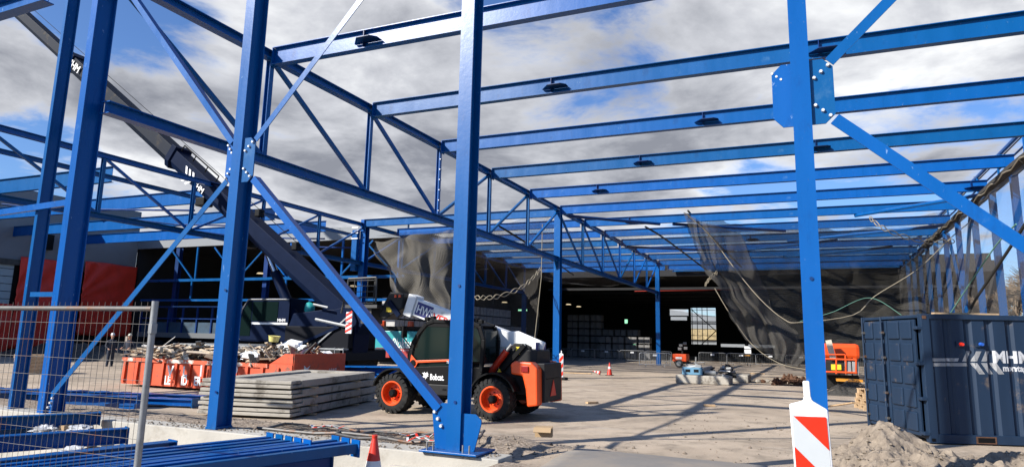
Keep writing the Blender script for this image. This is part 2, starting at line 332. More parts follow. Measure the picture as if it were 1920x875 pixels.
# ================================================================== GROUND
from mathutils import noise as mn
def gh(x, y):
    def ss(t): t = max(0, min(1, t)); return t*t*(3-2*t)
    out = ss((-3.15-x)/.12)*ss((6.98-y)/.1)          # pit outside the plinth
    ramp = .43*(1-ss((y-7.6)/3.6))*ss((y-2.5)/3.5)
    ins = ramp + .012*mn.noise(Vector((x*.7, y*.7, 0)))
    if y > 7.0 and y < 12 and x < -2.6:                # rough gravel behind the plinth
        k = ss((11.2-y)/1.5)*ss((-2.7-x)/.5)
        ins += k*(.05*mn.noise(Vector((x*2, y*2, 3)))+.03*mn.noise(Vector((x*6, y*6, 1))))
        ins += .16*math.exp(-((x+4.0)/.9)**2-((y-9.3)/.8)**2)*(1+.5*mn.noise(Vector((x*3, y*3, 0))))
        ins += .10*math.exp(-((x+3.1)/.5)**2-((y-10.3)/.35)**2)
        if x > -7.2: ins -= .06*k
    if 8 < y < 14 and -.2 < x < 4.5: ins += .05*mn.noise(Vector((x*3, y*3, 0)))
    return ins*(1-out) + out*(-.36 + .03*mn.noise(Vector((x*2, y*2, 0))))
def axis(segs):
    o = []
    for a, b, n in segs: o += [a+(b-a)*i/n for i in range(n)]
    return o+[segs[-1][1]]
xs = axis([(-900, -120, 4), (-120, -20, 20), (-20, -11, 20), (-11, -3.4, 70), (-3.4, -3.0, 10), (-3.0, 4, 50), (4, 20, 16), (20, 120, 10), (120, 900, 4)])
ys = axis([(-60, 2, 8), (2, 6.85, 30), (6.85, 7.05, 6), (7.05, 13, 66), (13, 30, 40), (30, 100, 30), (100, 1200, 8)])
g = MB(); g.v = [Vector((x, y, gh(x, y))) for y in ys for x in xs]; nx = len(xs)
g.f = [(j*nx+i, j*nx+i+1, (j+1)*nx+i+1, (j+1)*nx+i) for j in range(len(ys)-1) for i in range(nx-1)]; g.m = [0]*len(g.f)
kind(g.build('ground', GROUND, smooth=True))
# steel road plates in the gateway
def plate_strip(name, p0, p1, p2, p3, label):
    m_ = MB(); n = 14; vs = []
    for j in range(n+1):
        for i in range(n+1):
            a = Vector(p0).lerp(Vector(p1), i/n); b_ = Vector(p3).lerp(Vector(p2), i/n); q = a.lerp(b_, j/n)
            vs.append((q.x, q.y, gh(q.x, q.y)+.022+.004*mn.noise(q*1.3)))
    m_.add(vs, [(j*(n+1)+i, j*(n+1)+i+1, (j+1)*(n+1)+i+1, (j+1)*(n+1)+i) for j in range(n) for i in range(n)])
    o = m_.build(name, DKPLATE, smooth=True); sd = o.modifiers.new('t', 'SOLIDIFY'); sd.thickness = .02; sd.offset = -1
    tag(o, label, 'road plate', 'steel plates laid on the gateway ground')
plate_strip('road_plate', (-2.55, 6.2, 0), (-.35, 6.2, 0), (-.7, 10.6, 0), (-2.9, 9.8, 0), 'dusty grey steel road plate in the gateway, the left one nearest the plinth end')
plate_strip('road_plate', (-.32, 6.2, 0), (1.0, 6.2, 0), (.55, 10.2, 0), (-.67, 10.6, 0), 'dusty grey steel road plate on the ground beside the striped marker board')

# plinth
pl = thing('concrete_plinth', 'pale concrete foundation plinth under the front columns', 'foundation', (-3.2, 7.1, -.4))
MB().bb((-30, 6.86, -.6), (-3.12, 7.24, .465)).build('beam', CONC, pl, bevel=.012)
MB().bb((-4.45, 6.79, -.6), (-3.12, 6.857, .30)).build('pilaster', CONC, pl, bevel=.01)
crumbs = MB()
for i in range(420):
    x = random.uniform(-9, -3.2); y = random.uniform(6.9, 7.24); s = random.uniform(.004, .018)
    crumbs.ball((x, y, .465+s*.4), (s, s, s*.7), 5, jit=.3)
kind(tag(crumbs.build('crumbs', PILE), 'grit and crumbs of concrete lying on top of the plinth', 'grit'), 'stuff')

# ================================================================== FRONT COLUMNS
def column(x, y, z0, z1, w_, d_, name, label, cat='column', group=None, base=True, mat_=BLUE, tf=.02):
    t = thing(name, label, cat, (x, y, z0), group)
    MB().ibeam((x, y, z0+(.03 if base else 0)), (x, y, z1), d_, w_, tf, .014, (0, 1, 0)).build('shaft', mat_, t)
    if base: MB().bb((x-w_*.55, y-d_*.54, z0), (x+w_*.55, y+d_*.54, z0+.03)).build('base_plate', mat_, t)
    return t
FC = 'columns of the front facade'
cA = column(-10.83, 7.08, -.3, 8.6, .145, .34, 'column', 'thick blue steel column second from the left, behind the mesh fence', group=FC)
cL = column(-11.73, 7.10, -.3, 9.5, .07, .21, 'column', 'slim blue steel column furthest left, joined by short rails to the thick one', group=FC)
cB = column(-7.345, 7.08, .47, 9.5, .165, .27, 'column', 'blue steel column standing on the plinth left of the stacked concrete slabs', group=FC)
cC = column(-3.715, 7.06, .47, 9.5, .175, .25, 'column', 'blue steel column standing in front of the telehandler cab', group=FC)
cD = column(.015, 7.06, .40, 9.5, .17, .25, 'column', 'blue steel column behind the red and white marker board', group=FC)
cE = column(3.75, 7.06, .30, 9.5, .17, .25, 'column', 'blue steel column at the right end of the facade where the right braces end', group=FC)
MB().plate([(0, 0), (-.2, 0), (-.25, .4), (-.1, .55), (0, .55)], (3.68, 6.98, .34), X1, Z1, .018).build('gusset_plate', BLUE, cE)
# flat gusset plates with bolts at mid height
def gusset(t, x, zc, w_, h, side, holes=False, y=6.985, bolts=True):
    hw, hh = w_, h/2; s = side; ch = .09
    pts = [(0, -hh), (hw-ch, -hh), (hw, -hh+ch), (hw, hh-ch), (hw-ch, hh), (0, hh)]
    if s < 0: pts = [(-a, b) for a, b in reversed(pts)]
    MB().plate(pts, (x, y, zc), X1, Z1, .016).build('gusset_plate', BLUE, t)
    if bolts:
        for sg in (1, -1):
            for k in range(3):
                bolt((x+s*(hw*.22+k*hw*.29), y-.008, zc+sg*(hh-.19+k*.058)), (0, -1, 0), t, .018)
gusset(cB, -7.25, 4.13, .21, .64, 1); gusset(cB, -7.42, 4.13, .14, .62, -1)
gusset(cD, .09, 4.18, .22, .66, 1); 
t = cD; MB().plate([(0, -.34), (-.10, -.34), (-.19, -.24), (-.19, .22), (-.10, .31), (0, .31)], (-.06, 6.985, 4.19), X1, Z1, .016).build('gusset_plate', BLUE, t)
for k in range(3): MB().lathe([(0, .003), (.012, .003), (.012, 0)], (-.245+k*.04, 6.975, 4.42-k*.035), (0, -1, 0), 8).build('bolt_hole', BOLT, t)
# base gussets on column C
t = cC
MB().plate([(0, 0), (-.17, 0), (-.22, .38), (-.20, .42), (-.10, .50), (0, .50)], (-3.79, 6.98, .50), X1, Z1, .018).build('gusset_plate', BLUE, t)
MB().plate([(0, 0), (.17, 0), (.25, .30), (.25, .34), (.18, .40), (0, .40)], (-3.64, 6.98, .50), X1, Z1, .018).build('gusset_plate', BLUE, t)
for k in range(3): bolt((-3.975+k*.045, 6.97, .90-k*.075), (0, -1, 0), t, .022)
for x in (-4.0, -3.92, -3.55, -3.47): MB().tube((x, 6.86, .44), (x, 6.86, .58), .011, 6).build('anchor_bolt', GALV, t)
MB().bb((-4.07, 6.80, .478), (-3.36, 7.30, .499)).build('foot_plate', BLUE, t, bevel=.003)
for c_, xx, zz_ in ((cA, -10.74, .9), (cB, -7.3, .95), (cC, -3.70, 1.02), (cB, -7.3, 2.3), (cC, -3.7, 2.32), (cD, .02, 2.35)):
    MB().lathe([(0, .006), (.018, .006), (.018, 0)], (xx, 6.93, zz_), (0, -1, 0), 8).build('bolt_hole', BLUE_D, c_)
t = cA; MB().plate([(0, -.3), (.10, -.3), (.13, .12), (.07, .2), (0, .2)], (-10.77, 6.98, .55), X1, Z1, .016).build('gusset_plate', BLUE, t)
for k in range(3): bolt((-10.72+k*.035, 6.97, .55+k*.07), (0, -1, 0), t, .02)
MB().lathe([(0, .004), (.03, .004), (.03, 0)], (-10.72, 6.86, 2.9), (0, -1, 0), 8).build('scuff_mark', TEXTW, cA) if False else None

# braces of the facade
YB = 6.955
def brace(p, q, w_, label, name='brace', angle=True, m=BLUE, t_=.012):
    b_ = MB(); b_.bar(p, q, t_, w_, up=(0, 0, 1))
    if angle:
        d = (Vector(q)-Vector(p)).normalized(); nrm = Vector((0, -1, 0)); side = d.cross(nrm).normalized()
        if side.z < 0: side = -side
        o_ = side*(w_/2-.006)+Vector((0, w_/2+.007, 0)); b_.bar(Vector(p)+o_, Vector(q)+o_, w_, t_, up=tuple(side)) 
    return tag(b_.build(name, m), label, 'brace', 'diagonal braces of the front facade')
brace((-10.66, YB, .74), (-7.49, YB, 3.84), .085, 'blue flat diagonal brace rising from the thick left column foot to the bolted plate', angle=False)
brace((-10.55, YB, 7.75), (-7.46, YB, 4.40), .09, 'blue angle brace falling from upper left to the bolted plate of the second tall column')
brace((-7.02, YB, 4.40), (-3.90, YB, 7.785), .085, 'sun glinting blue brace rising right from the bolted plate to the sky', angle=False)
brace((-7.01, YB, 3.84), (-3.93, YB, .93), .10, 'broad blue angle brace running down in front of the telehandler to the column foot')
brace((.28, YB, 4.46), (3.62, YB, 7.75), .10, 'perforated blue brace rising right from the bolted plate near the right column', angle=False)
brace((.30, YB, 3.88), (3.62, YB, .83), .115, 'blue brace running down right from the plate towards the navy container', angle=False)
for i in range(3):
    for (px, pz) in (((.62+i*.045, 4.80+i*.045)), ): MB()
# short rails left
def rail(p, q, w_, h, label, name='rail', m=BLUE, cat='rail', group='rails at the left end of the facade'): return tag(MB().bar(p, q, w_, h).build(name, m), label, cat, group)
pa, pb = at(38, 552, Y=7.0), at(101, 552, Y=7.0)
rail((-11.55, 7.0, pa.z), (-10.88, 7.0, pa.z), .07, .075, 'short blue rail low between the two leftmost columns')
pa, pb = at(0, 393, Y=6.9), at(122, 380, Y=6.9)
rail((-13.6, 6.88, pa.z-.1), (-10.90, 6.98, pb.z+.02), .06, .10, 'long blue rail crossing the two leftmost columns above the fence')
pa, pb = at(-150, 66, Y=7.3), at(92, -9, Y=7.3)
tag(MB().ibeam(pa, pb, .30, .22).build('roof_beam', BLUE), 'blue roof beam cutting across the top left corner of the photo', 'beam')

# ================================================================== TRUSSES
PITCH_N = 3.735
def truss(label, X, nodes, zb, zt, name='truss', chord=.21, post=.12, dia=.085, flip=None, group='long roof trusses', rev=()):
    t = thing(name, label, 'truss', (X, nodes[0], zb), group)
    y0, y1 = nodes[0], nodes[-1]
    MB().ibeam((X, y0-.1, zt-chord/2), (X, y1, zt-chord/2), chord*.88, chord, .016, .012).build('top_chord', BLUE, t)
    MB().ibeam((X, y0+.16, zb+chord/2), (X, y1, zb+chord/2), chord, chord, .016, .012).build('bottom_chord', BLUE, t)
    for i, y in enumerate(nodes):
        if y in rev: continue
        MB().ibeam((X, y, zb+chord), (X, y, zt-chord), post, post, .010, .008, (1, 0, 0)).build('post', BLUE, t)
    for i in range(len(nodes)-1):
        a, b_ = nodes[i], nodes[i+1]; down = (i % 6) < 3 if flip is None else flip(i)
        p = (X, a+.08, zt-chord if down else zb+chord); q = (X, b_-.08, zb+chord if down else zt-chord)
        MB().bar(p, q, dia, dia).build('diagonal', BLUE, t)
    return t
N1 = [7.0+PITCH_N*k for k in range(0, 13)]
ZB, ZT = 5.27, 7.82
t1 = truss('long blue lattice truss running from the thick left column into the dark hall', -10.6, N1, ZB, ZT, rev=(N1[0], N1[6], N1[12]))
for k in range(7):
    for s in (-1, 1): MB().box((-10.53, 7+PITCH_N*3+s*.05, ZB+.35+k*.33), (.02, .03, .03)).build('bolt', BOLT, t1)
N2 = [30.15-3.77*k for k in range(8, -1, -1)]
t2 = truss('long blue lattice truss over the skip with the crane boom crossing it', -22.0, N2, 5.42, 7.70, chord=.20, flip=lambda i: (i % 8) in (0, 1, 2, 3, 4))
N2b = [30.15+3.77*k for k in range(0, 7)]
t2b = truss('blue lattice truss continuing into the dark hall behind the net', -22.0, N2b, 5.42, 7.70, chord=.20, flip=lambda i: i % 6 > 2, group='long roof trusses')
t3 = tag(MB().ibeam((-24.7, 2, 7.55), (-24.7, 33, 7.55), .16, .16).build('edge_beam', BLUE), 'slender dark blue edge beam running parallel behind the left truss', 'beam')
IC = 'inner columns of the steel frame'
for X, Y, l in ((-10.6, N1[6], 'blue inner column with the striped marker board at its foot'), (-10.6, N1[12], 'blue inner column furthest back beside the crowd barriers')):
    t = column(X, Y, 0, 7.6, .30, .30, 'column', l, group=IC)
    MB().plate([(0, 0), (-.35, 0), (0, -.4)], (X-.0, Y-.16, ZB-.01), Y1, Z1, .02).build('bracket', BLUE, t)
t = column(-22.0, 30.15, 0, 7.9, .34, .36, 'column', 'blue inner column at the corner of the hall left of the pale net', group=IC)
MB().bb((-22.5, 29.7, 5.1), (-22.18, 29.95, 7.3)).build('splice_plate', BLUE, t)
for zz_ in (5.3, 5.6, 6.8, 7.1, 7.4): MB().bb((-22.52, 29.66, zz_), (-22.1, 29.7, zz_+.06)).build('bolt_row', BOLT if zz_ > 6 else BLUE, t)
for Yc in (41.5, 52.8):
    column(-22.0, Yc, 0, 5.4, .3, .3, 'column', 'shaded blue column under the truss inside the dark hall, '+('nearer one' if Yc < 45 else 'further one'), group=IC)

# ================================================================== ROOF BEAMS
XR = 6.2
def roof_beam(x0, x1, y, label, br=(), zt=7.88, h=.40, group='roof beams of the main bay', zt0=None):
    t = thing('roof_beam', label, 'beam', (x0, y, zt-h), group)
    z = zt-h/2
    MB().ibeam((x0, y, z), (x1, y, z), h, .18, .016, .01).build('girder', BLUE, t)
    MB().bb((x0-.012, y-.1, zt-h-.03), (x0+.004, y+.1, zt-.02)).build('end_plate', BLUE, t)
    for bx in br:
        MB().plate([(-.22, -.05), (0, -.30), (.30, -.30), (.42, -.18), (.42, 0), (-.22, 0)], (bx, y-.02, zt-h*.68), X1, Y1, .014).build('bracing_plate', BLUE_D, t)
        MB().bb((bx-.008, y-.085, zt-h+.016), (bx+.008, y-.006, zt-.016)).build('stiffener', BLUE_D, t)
    return t
bl = ['nearest', 'second', 'third', 'fourth', 'fifth', 'sixth', 'seventh', 'eighth', 'ninth', 'tenth', 'eleventh', 'twelfth', 'thirteenth', 'fourteenth']
brp = {0: [at(685, 85, Y=N1[1]).x], 1: [at(1035, 160, Y=N1[2]).x, at(1535, 95, Y=N1[2]).x], 2: [at(1318, 223, Y=N1[3]).x], 3: [at(1200, 303, Y=N1[4]).x, at(1529, 278, Y=N1[4]).x], 4: [at(1120, 358, Y=N1[5]).x], 5: [at(1845, 357, Y=N1[6]).x-.4], 6: [at(1180, 418, Y=N1[7]).x], 8: [-3.0]}
for k in range(1, 14):
    y = 7+PITCH_N*k
    roof_beam(-10.48, XR, y, f'{bl[k-1]} blue roof beam of the main bay counted from the camera'+(', reaching the top edge of the photo' if k == 1 else ''), brp.get(k-1, ()))
fb = roof_beam(-10.48, XR, 7+PITCH_N*13.55, 'last blue roof beam with a row of white dots along its top, at the hall edge', (), zt=8.0, h=.46)
for i in range(90): MB().box((-10+i*.178, 7+PITCH_N*13.55-.1, 8.05), (.07, .03, .07)).build('bead', PLASTIC_W, fb)
# middle bay from the corner column back
mb_l = ['nearest', 'second', 'third', 'fourth', 'fifth', 'sixth', 'seventh', 'last']
for i, k in enumerate(range(6, 14)):
    y = 7+PITCH_N*k+(.5 if k == 6 else 0)
    roof_beam(-21.85, -10.75, y, f'{mb_l[i]} blue roof beam of the middle bay behind the left net', (), group='roof beams of the middle bay')
# left bay
ll = ['nearest', 'second', 'third', 'fourth']
for i, (y, zb_) in enumerate(((17.4, 7.4), (21.75, 7.4), (26.3, 7.4), (30.3, 7.4))):
    b_ = roof_beam(-46, -24.8, y, f'{ll[i]} blue roof beam of the left bay over the red tarpaulins', [-33.0] if i == 0 else (-27.5,) if i == 2 else (), zt=zb_+.62, h=.62, group='roof beams of the left bay')
    tag(MB().path([(-40+i, y-.3, 8.15), (-30, y+3.0, 7.15), (-26.5, y+3.4, 7.0), (-24.8, y+4, 7.0)], .045, 6).build('tie_rod', BLUE_D), f'thin dark tie rod under the {ll[i]} roof beam of the left bay', 'rod', 'thin tie rods in the left bay')
# roof plane braces of the main bay
rb = [((-10.2, 29.6), (-6.6, 33.0)), ((-6.0, 33.2), (-1.0, 36.8)), ((-10.2, 40.7), (-4.2, 44.3)), ((2.0, 33.2), (6.1, 29.8)), ((-1.0, 40.6), (6.0, 37.0)), ((-4, 44.3), (1.5, 40.8)), ((-1.5, 48.2), (4.5, 44.4))]
for i, (a, b_) in enumerate(rb):
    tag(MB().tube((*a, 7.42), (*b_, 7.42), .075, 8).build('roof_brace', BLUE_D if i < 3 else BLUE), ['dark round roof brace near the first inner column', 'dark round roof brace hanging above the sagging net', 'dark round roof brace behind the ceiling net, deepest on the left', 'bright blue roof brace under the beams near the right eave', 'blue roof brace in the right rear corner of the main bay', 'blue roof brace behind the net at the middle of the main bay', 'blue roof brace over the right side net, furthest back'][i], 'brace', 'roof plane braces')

# X-direction wind truss at the left hall
wt = thing('truss', 'blue wind truss across the mouth of the left hall above the crane cab', 'truss', (-46, 34.6, 4), 'long roof trusses')
MB().bb((-44.5, 34.5, 5.16), (-22.2, 34.64, 5.34)).build('top_rail', BLUE, wt); MB().bb((-44.5, 34.5, 3.78), (-22.2, 34.62, 3.93)).build('bottom_rail', BLUE, wt)
for i in range(5):
    x = -39.6+i*4.2
    MB().bb((x-.06, 34.52, 3.95), (x+.06, 34.62, 5.15)).build('post', BLUE, wt)
    MB().bb((x-.06, 34.75, 5.3), (x+.06, 34.85, 7.6)).build('post', BLUE, wt)
    MB().bar((x, 34.6, 5.3), (x-2.4, 34.6, 7.5), .09, .09).build('diagonal', BLUE, wt)
    MB().bar((x, 34.6, 5.3), (x+2.4, 34.6, 7.5), .09, .09).build('diagonal', BLUE, wt) if i % 2 else None
for i, x in enumerate((-41.5, -33.2)):
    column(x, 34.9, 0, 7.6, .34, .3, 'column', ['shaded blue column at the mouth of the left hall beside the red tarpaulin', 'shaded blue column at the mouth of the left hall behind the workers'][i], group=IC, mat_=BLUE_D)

# ================================================================== RIGHT WALL
wallY = [26.6, 29.6, 32.75, 36.2, 39.4, 42.4, 45.4, 48.4, 51.4, 54.4]
names = ['nearest', 'second', 'third', 'fourth', 'fifth', 'sixth', 'seventh', 'eighth', 'ninth', 'furthest']
for i, y in enumerate(wallY):
    column(6.35, y, 0, 7.7, .2, .26, 'wall_post', f'{names[i]} upright post of the right wall above the navy container', 'post', 'upright posts of the right wall', base=False)
for i, y in enumerate((15.0, 18.7, 22.6)):
    column(6.35, y, 0, 7.7, .2, .26, 'wall_post', ['upright right wall post hidden behind the container, nearest the camera', 'upright right wall post behind the middle of the container', 'upright right wall post at the right edge of the photo'][i], 'post', 'upright posts of the right wall', base=False)
tag(MB().ibeam((6.35, 7, 7.55), (6.35, 58, 7.55), .30, .22).build('eave_beam', BLUE), 'blue eave beam along the top of the right wall carrying the roof beam ends', 'beam')
for i, (a, b_) in enumerate((((6.3, 33.2, 7.2), (6.3, 38.6, 0)), ((6.3, 38.4, 7.2), (6.3, 33.4, 0)))):
    tag(MB().bar(a, b_, .12, .12).build('wall_brace', BLUE), ['blue diagonal wall brace falling away from the camera behind the container', 'blue diagonal wall brace falling towards the camera behind the container'][i], 'brace', 'crossed braces of the right wall')
gr_ = thing('guard_rail', 'pipe guard rail running along the eave above the right wall', 'guard rail', (6.5, 16, 7.7))
MB().tube((6.6, 12, 8.75), (6.6, 57, 8.75), .075, 8).build('top_pipe', BLUE, gr_); MB().tube((6.75, 12, 8.75), (6.75, 57, 8.75), .025, 6).build('tie_bar', GALV_D, gr_); MB().tube((6.6, 12, 8.25), (6.6, 57, 8.25), .035, 6).build('middle_pipe', BLUE_D, gr_)
for y in [22.6+3.4*k for k in range(10)]:
    MB().tube((6.58, y, 7.7), (6.58, y, 8.75), .04, 6).build('stanchion', BLUE, gr_)
    MB().box((6.68, y+.4, 8.80), (.26, .08, .1)).build('clamp', GALV, gr_)

# ================================================================== HALL
def window_wall(m_, x0, x1, y, z0, z1, holes, th=.2):
    """wall in the X direction with rectangular openings"""
    xs_ = sorted({x0, x1, *[h[0] for h in holes], *[h[1] for h in holes]}); zs = sorted({z0, z1, *[h[2] for h in holes], *[h[3] for h in holes]})
    for i in range(len(xs_)-1):
        for j in range(len(zs)-1):
            cx, cz = (xs_[i]+xs_[i+1])/2, (zs[j]+zs[j+1])/2
            if any(h[0] < cx < h[1] and h[2] < cz < h[3] for h in holes): continue
            m_.bb((xs_[i], y, zs[j]), (xs_[i+1], y+th, zs[j+1]))
hall = thing('storage_hall', 'large dark storage hall behind the steel frame', 'hall', (-8, 58, 0))
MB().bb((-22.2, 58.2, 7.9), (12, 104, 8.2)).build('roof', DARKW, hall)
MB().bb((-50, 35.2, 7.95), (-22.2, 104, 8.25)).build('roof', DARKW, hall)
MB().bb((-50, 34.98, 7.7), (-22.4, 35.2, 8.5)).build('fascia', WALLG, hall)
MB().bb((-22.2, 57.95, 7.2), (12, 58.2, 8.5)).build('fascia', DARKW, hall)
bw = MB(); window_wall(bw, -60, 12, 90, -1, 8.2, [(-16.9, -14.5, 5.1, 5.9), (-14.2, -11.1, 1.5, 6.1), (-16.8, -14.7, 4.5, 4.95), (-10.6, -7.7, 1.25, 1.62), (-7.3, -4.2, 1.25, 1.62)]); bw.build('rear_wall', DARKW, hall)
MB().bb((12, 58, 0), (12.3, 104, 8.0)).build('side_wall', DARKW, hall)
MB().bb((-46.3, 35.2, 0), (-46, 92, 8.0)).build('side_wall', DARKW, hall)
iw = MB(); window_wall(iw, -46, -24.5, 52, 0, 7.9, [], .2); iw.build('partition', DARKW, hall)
MB().bb((-41, 51.9, 0), (-33.5, 51.98, 4.2)).build('sliding_door', mat('door_grey', (.07, .075, .08), .8), hall)
MB().bar((-14.1, 89.8, 5.9), (-11.1, 89.8, 3.2), .1, .1).build('wall_brace', BLACK, hall); MB().bar((-11.1, 89.8, 3.2), (-12.9, 89.8, 1.5), .1, .1).build('wall_brace', BLACK, hall)
MB().bb((-14.3, 89.7, 4.3), (-11.0, 89.8, 4.4)).build('window_bar', BLACK, hall)
for k in range(7):
    MB().bb((-22, 58.5+k*5, 6.1), (11, 58.7+k*5, 6.3)).build('rafter', DGREY, hall)
MB().tube((-14, 58.6, 6.0), (10, 58.6, 6.25), .035, 6).build('red_pipe', mat('dim_red', (.35, .02, .01), .5), hall)
hang = DARKW
# dim lamps inside
lm = bpy.data.materials.new('lamp_glow'); lm.use_nodes = True; pb_ = lm.node_tree.nodes['Principled BSDF']; pb_.inputs['Emission Color'].default_value = (1, .8, .5, 1); pb_.inputs['Emission Strength'].default_value = .5
gl = bpy.data.materials.new('exit_glow'); gl.use_nodes = True; pb_ = gl.node_tree.nodes['Principled BSDF']; pb_.inputs['Emission Color'].default_value = (.4, 1, .6, 1); pb_.inputs['Emission Strength'].default_value = .7
for i, (x, y, Y) in enumerate(((895, 538, 62), (946, 567, 66), (1066, 571, 72), (1085, 575, 78), (554, 498, 44), (488, 513, 44), (662, 537, 46))):
    p = at(x, y, Y=Y)
    tag(MB().lathe([(0, .1), (.2, .1), (.32, 0), (0, 0)], p, (0, 0, 1), 12).build('ceiling_lamp', lm), ['dim hall lamp above the telehandler boom', 'dim hall lamp right of the braided rope end', 'dim hall lamp just right of the first inner column', 'small dim hall lamp beside the one right of the inner column', 'dim hall lamp behind the crane boom', 'dim hall lamp above the crane cab', 'dim hall lamp left of the pale net'][i], 'lamp', 'dim lamps under the hall roof')
for i, (x, y, Y) in enumerate(((1174, 602, 85), (1190, 645, 85), (980, 581, 80))):
    p = at(x, y, Y=Y); tag(MB().box(p, (.35, .1, .5) if i < 2 else (1.2, .1, .2)).build('exit_sign', gl), ['small greenish glowing sign in the dark hall, upper one', 'small greenish glowing sign in the dark hall, lower one', 'wide dim green sign behind the braided rope'][i], 'sign', 'glowing signs in the hall')
# outside beyond the rear opening
fs = thing('distant_shed', 'grey gabled shed seen through the opening at the back of the hall', 'shed', (-13, 118, 0))
MB().bb((-40, 118, 0), (6, 130, 4.9)).build('wall', WALLG, fs); MB().plate([(-23, 0), (23, 0), (0, 3.4)], (-30, 117.9, 4.9), X1, Z1, .3).build('gable', WALLG, fs)
MB().bb((-20.5, 117.6, 2.2), (-14.5, 117.8, 3.9)).build('stacked_load', mat('tan_goods', (.35, .27, .14), .8, var=.4, vscale=2), fs)
scf = thing('scaffold_tower', 'thin scaffold tower outside the rear opening of the hall', 'scaffold', (-15, 100, 0))
for i in range(4): MB().tube((-15.6+i*.7, 100, 0), (-15.6+i*.7, 100, 8), .05, 6).build('standard', BLACK, scf)
for i in range(9): MB().tube((-15.8, 100, .9*i), (-12.4, 100, .9*i), .04, 6).build('ledger', BLACK, scf)

# left warehouse
wh = thing('warehouse', 'grey warehouse along the left side with a pale panelled door bay', 'warehouse', (-46, 20, 0))
MB().bb((-60, -20, 5.95), (-46.05, 35, 10.5)).build('upper_wall', WALLG, wh)
MB().bb((-60, -20, 0), (-46.25, 35, 5.95)).build('lower_wall', DGREY, wh)
MB().bb((-46.3, -20, 5.6), (-45.9, 35, 5.95)).build('gutter', mat('gutter_dirt', (.07, .07, .06), .8, var=.4, vscale=6), wh)
for k in range(12): MB().bb((-46.25, 14, .2+k*.47), (-46.08, 26.6, .2+k*.47+.43)).build('panel', WALLP, wh)
MB().bb((-46.1, 27.6, 6.8), (-45.7, 28.6, 7.8)).build('floodlight', BLACK, wh)
def tarp(y0, y1, z0, z1, label, x=-45.85, amp=.07):
    n, mm_ = 44, 24; vs = []
    for j in range(mm_+1):
        for i in range(n+1):
            a, c = i/n, j/mm_; y = y0+(y1-y0)*a; z = z0+(z1-z0)*c
            rad = math.atan2(z-z0-(z1-z0)*.45, (y-y0)+.6)
            vs.append((x+amp*(mn.noise(Vector((y*.5, z*.25, y0)))+.7*math.sin(rad*16+2*mn.noise(Vector((y*.3, z*.3, 2))))*(1-a*.5)), y, z+.10*mn.noise(Vector((y*.4, z, 0)))))
    o = MB().add(vs, [(j*(n+1)+i, j*(n+1)+i+1, (j+1)*(n+1)+i+1, (j+1)*(n+1)+i) for j in range(mm_) for i in range(n)]).build('tarpaulin', REDT, smooth=True)
    sd = o.modifiers.new('t', 'SOLIDIFY'); sd.thickness = .02
    return tag(o, label, 'tarpaulin', 'red tarpaulins hung on the warehouse wall')
tarp(31.0, 35.0, 1.3, 6.35, 'creased red tarpaulin right of the thick column on the warehouse wall')
tarp(26.8, 30.9, .4, 6.15, 'red tarpaulin hanging between the two leftmost columns')
tarp(24.0, 26.75, .2, 3.2, 'short low red tarpaulin at the left edge under the pale panels')

# ================================================================== STORED BLOCKS
def block_pallet(loc, label, face='x', group='pallets of blocks stacked in the dark hall'):
    t = MB(); n = 2; W = 1.12; H = .58
    for i in range(n):
        a = -W/2+(i+.5)*W/n
        c = (0, a, .09+H/2) if face == 'x' else (a, 0, .09+H/2); s_ = (1.0, W/n-.07, H) if face == 'x' else (W/n-.07, 1.0, H)
        t.box(c, s_, None, 0)
    for a in (-.42, 0, .42): t.box((0, a, .04) if face == 'x' else (a, 0, .04), (1.0, .1, .08) if face == 'x' else (.1, 1.0, .08), None, 1)
    o = t.build('block_pallet', [BLOCK, DARKW]); o.location = loc
    return tag(o, label, 'block pallet', group)
tiers = ['ground', 'second', 'third', 'fourth', 'fifth', 'sixth', 'seventh']
pr = None
for c in range(20):
    nt_ = 6 if c < 15 else (4 if c < 18 else 3)
    for k in range(nt_):
        l = f'grey block pallet on the {tiers[k]} tier, {ORD[c+1]} column back along the left stack'
        loc = (-24.2, 36.6+c*1.2, k*.68)
        if pr is None: pr = block_pallet(loc, l)
        else: o = pr.copy(); COL.objects.link(o); o.location = loc; o['label'] = l
pf = None
for r in range(2):
    for c in range(6):
        for k in range(6 if r == 1 and c < 3 else 4 if r == 1 else (3 if c > 1 else 0)):
            l = f'dim grey block pallet, {tiers[k]} tier, {ORD[c+1]} column of the {"front" if r == 0 else "rear"} far stack'
            loc = (-22.4+c*1.25+(r == 0)*1.6, 65+r*2.2, k*.71)
            if pf is None: BLOCK = mat('blocks_shade_in_colour', (.20, .195, .19), .9, var=.3, vscale=2.2); pf = block_pallet(loc, l, 'y')  # darker copy of the block colour, hall shade painted into the far stacks
            else: o = pf.copy(); COL.objects.link(o); o.location = loc; o['label'] = l

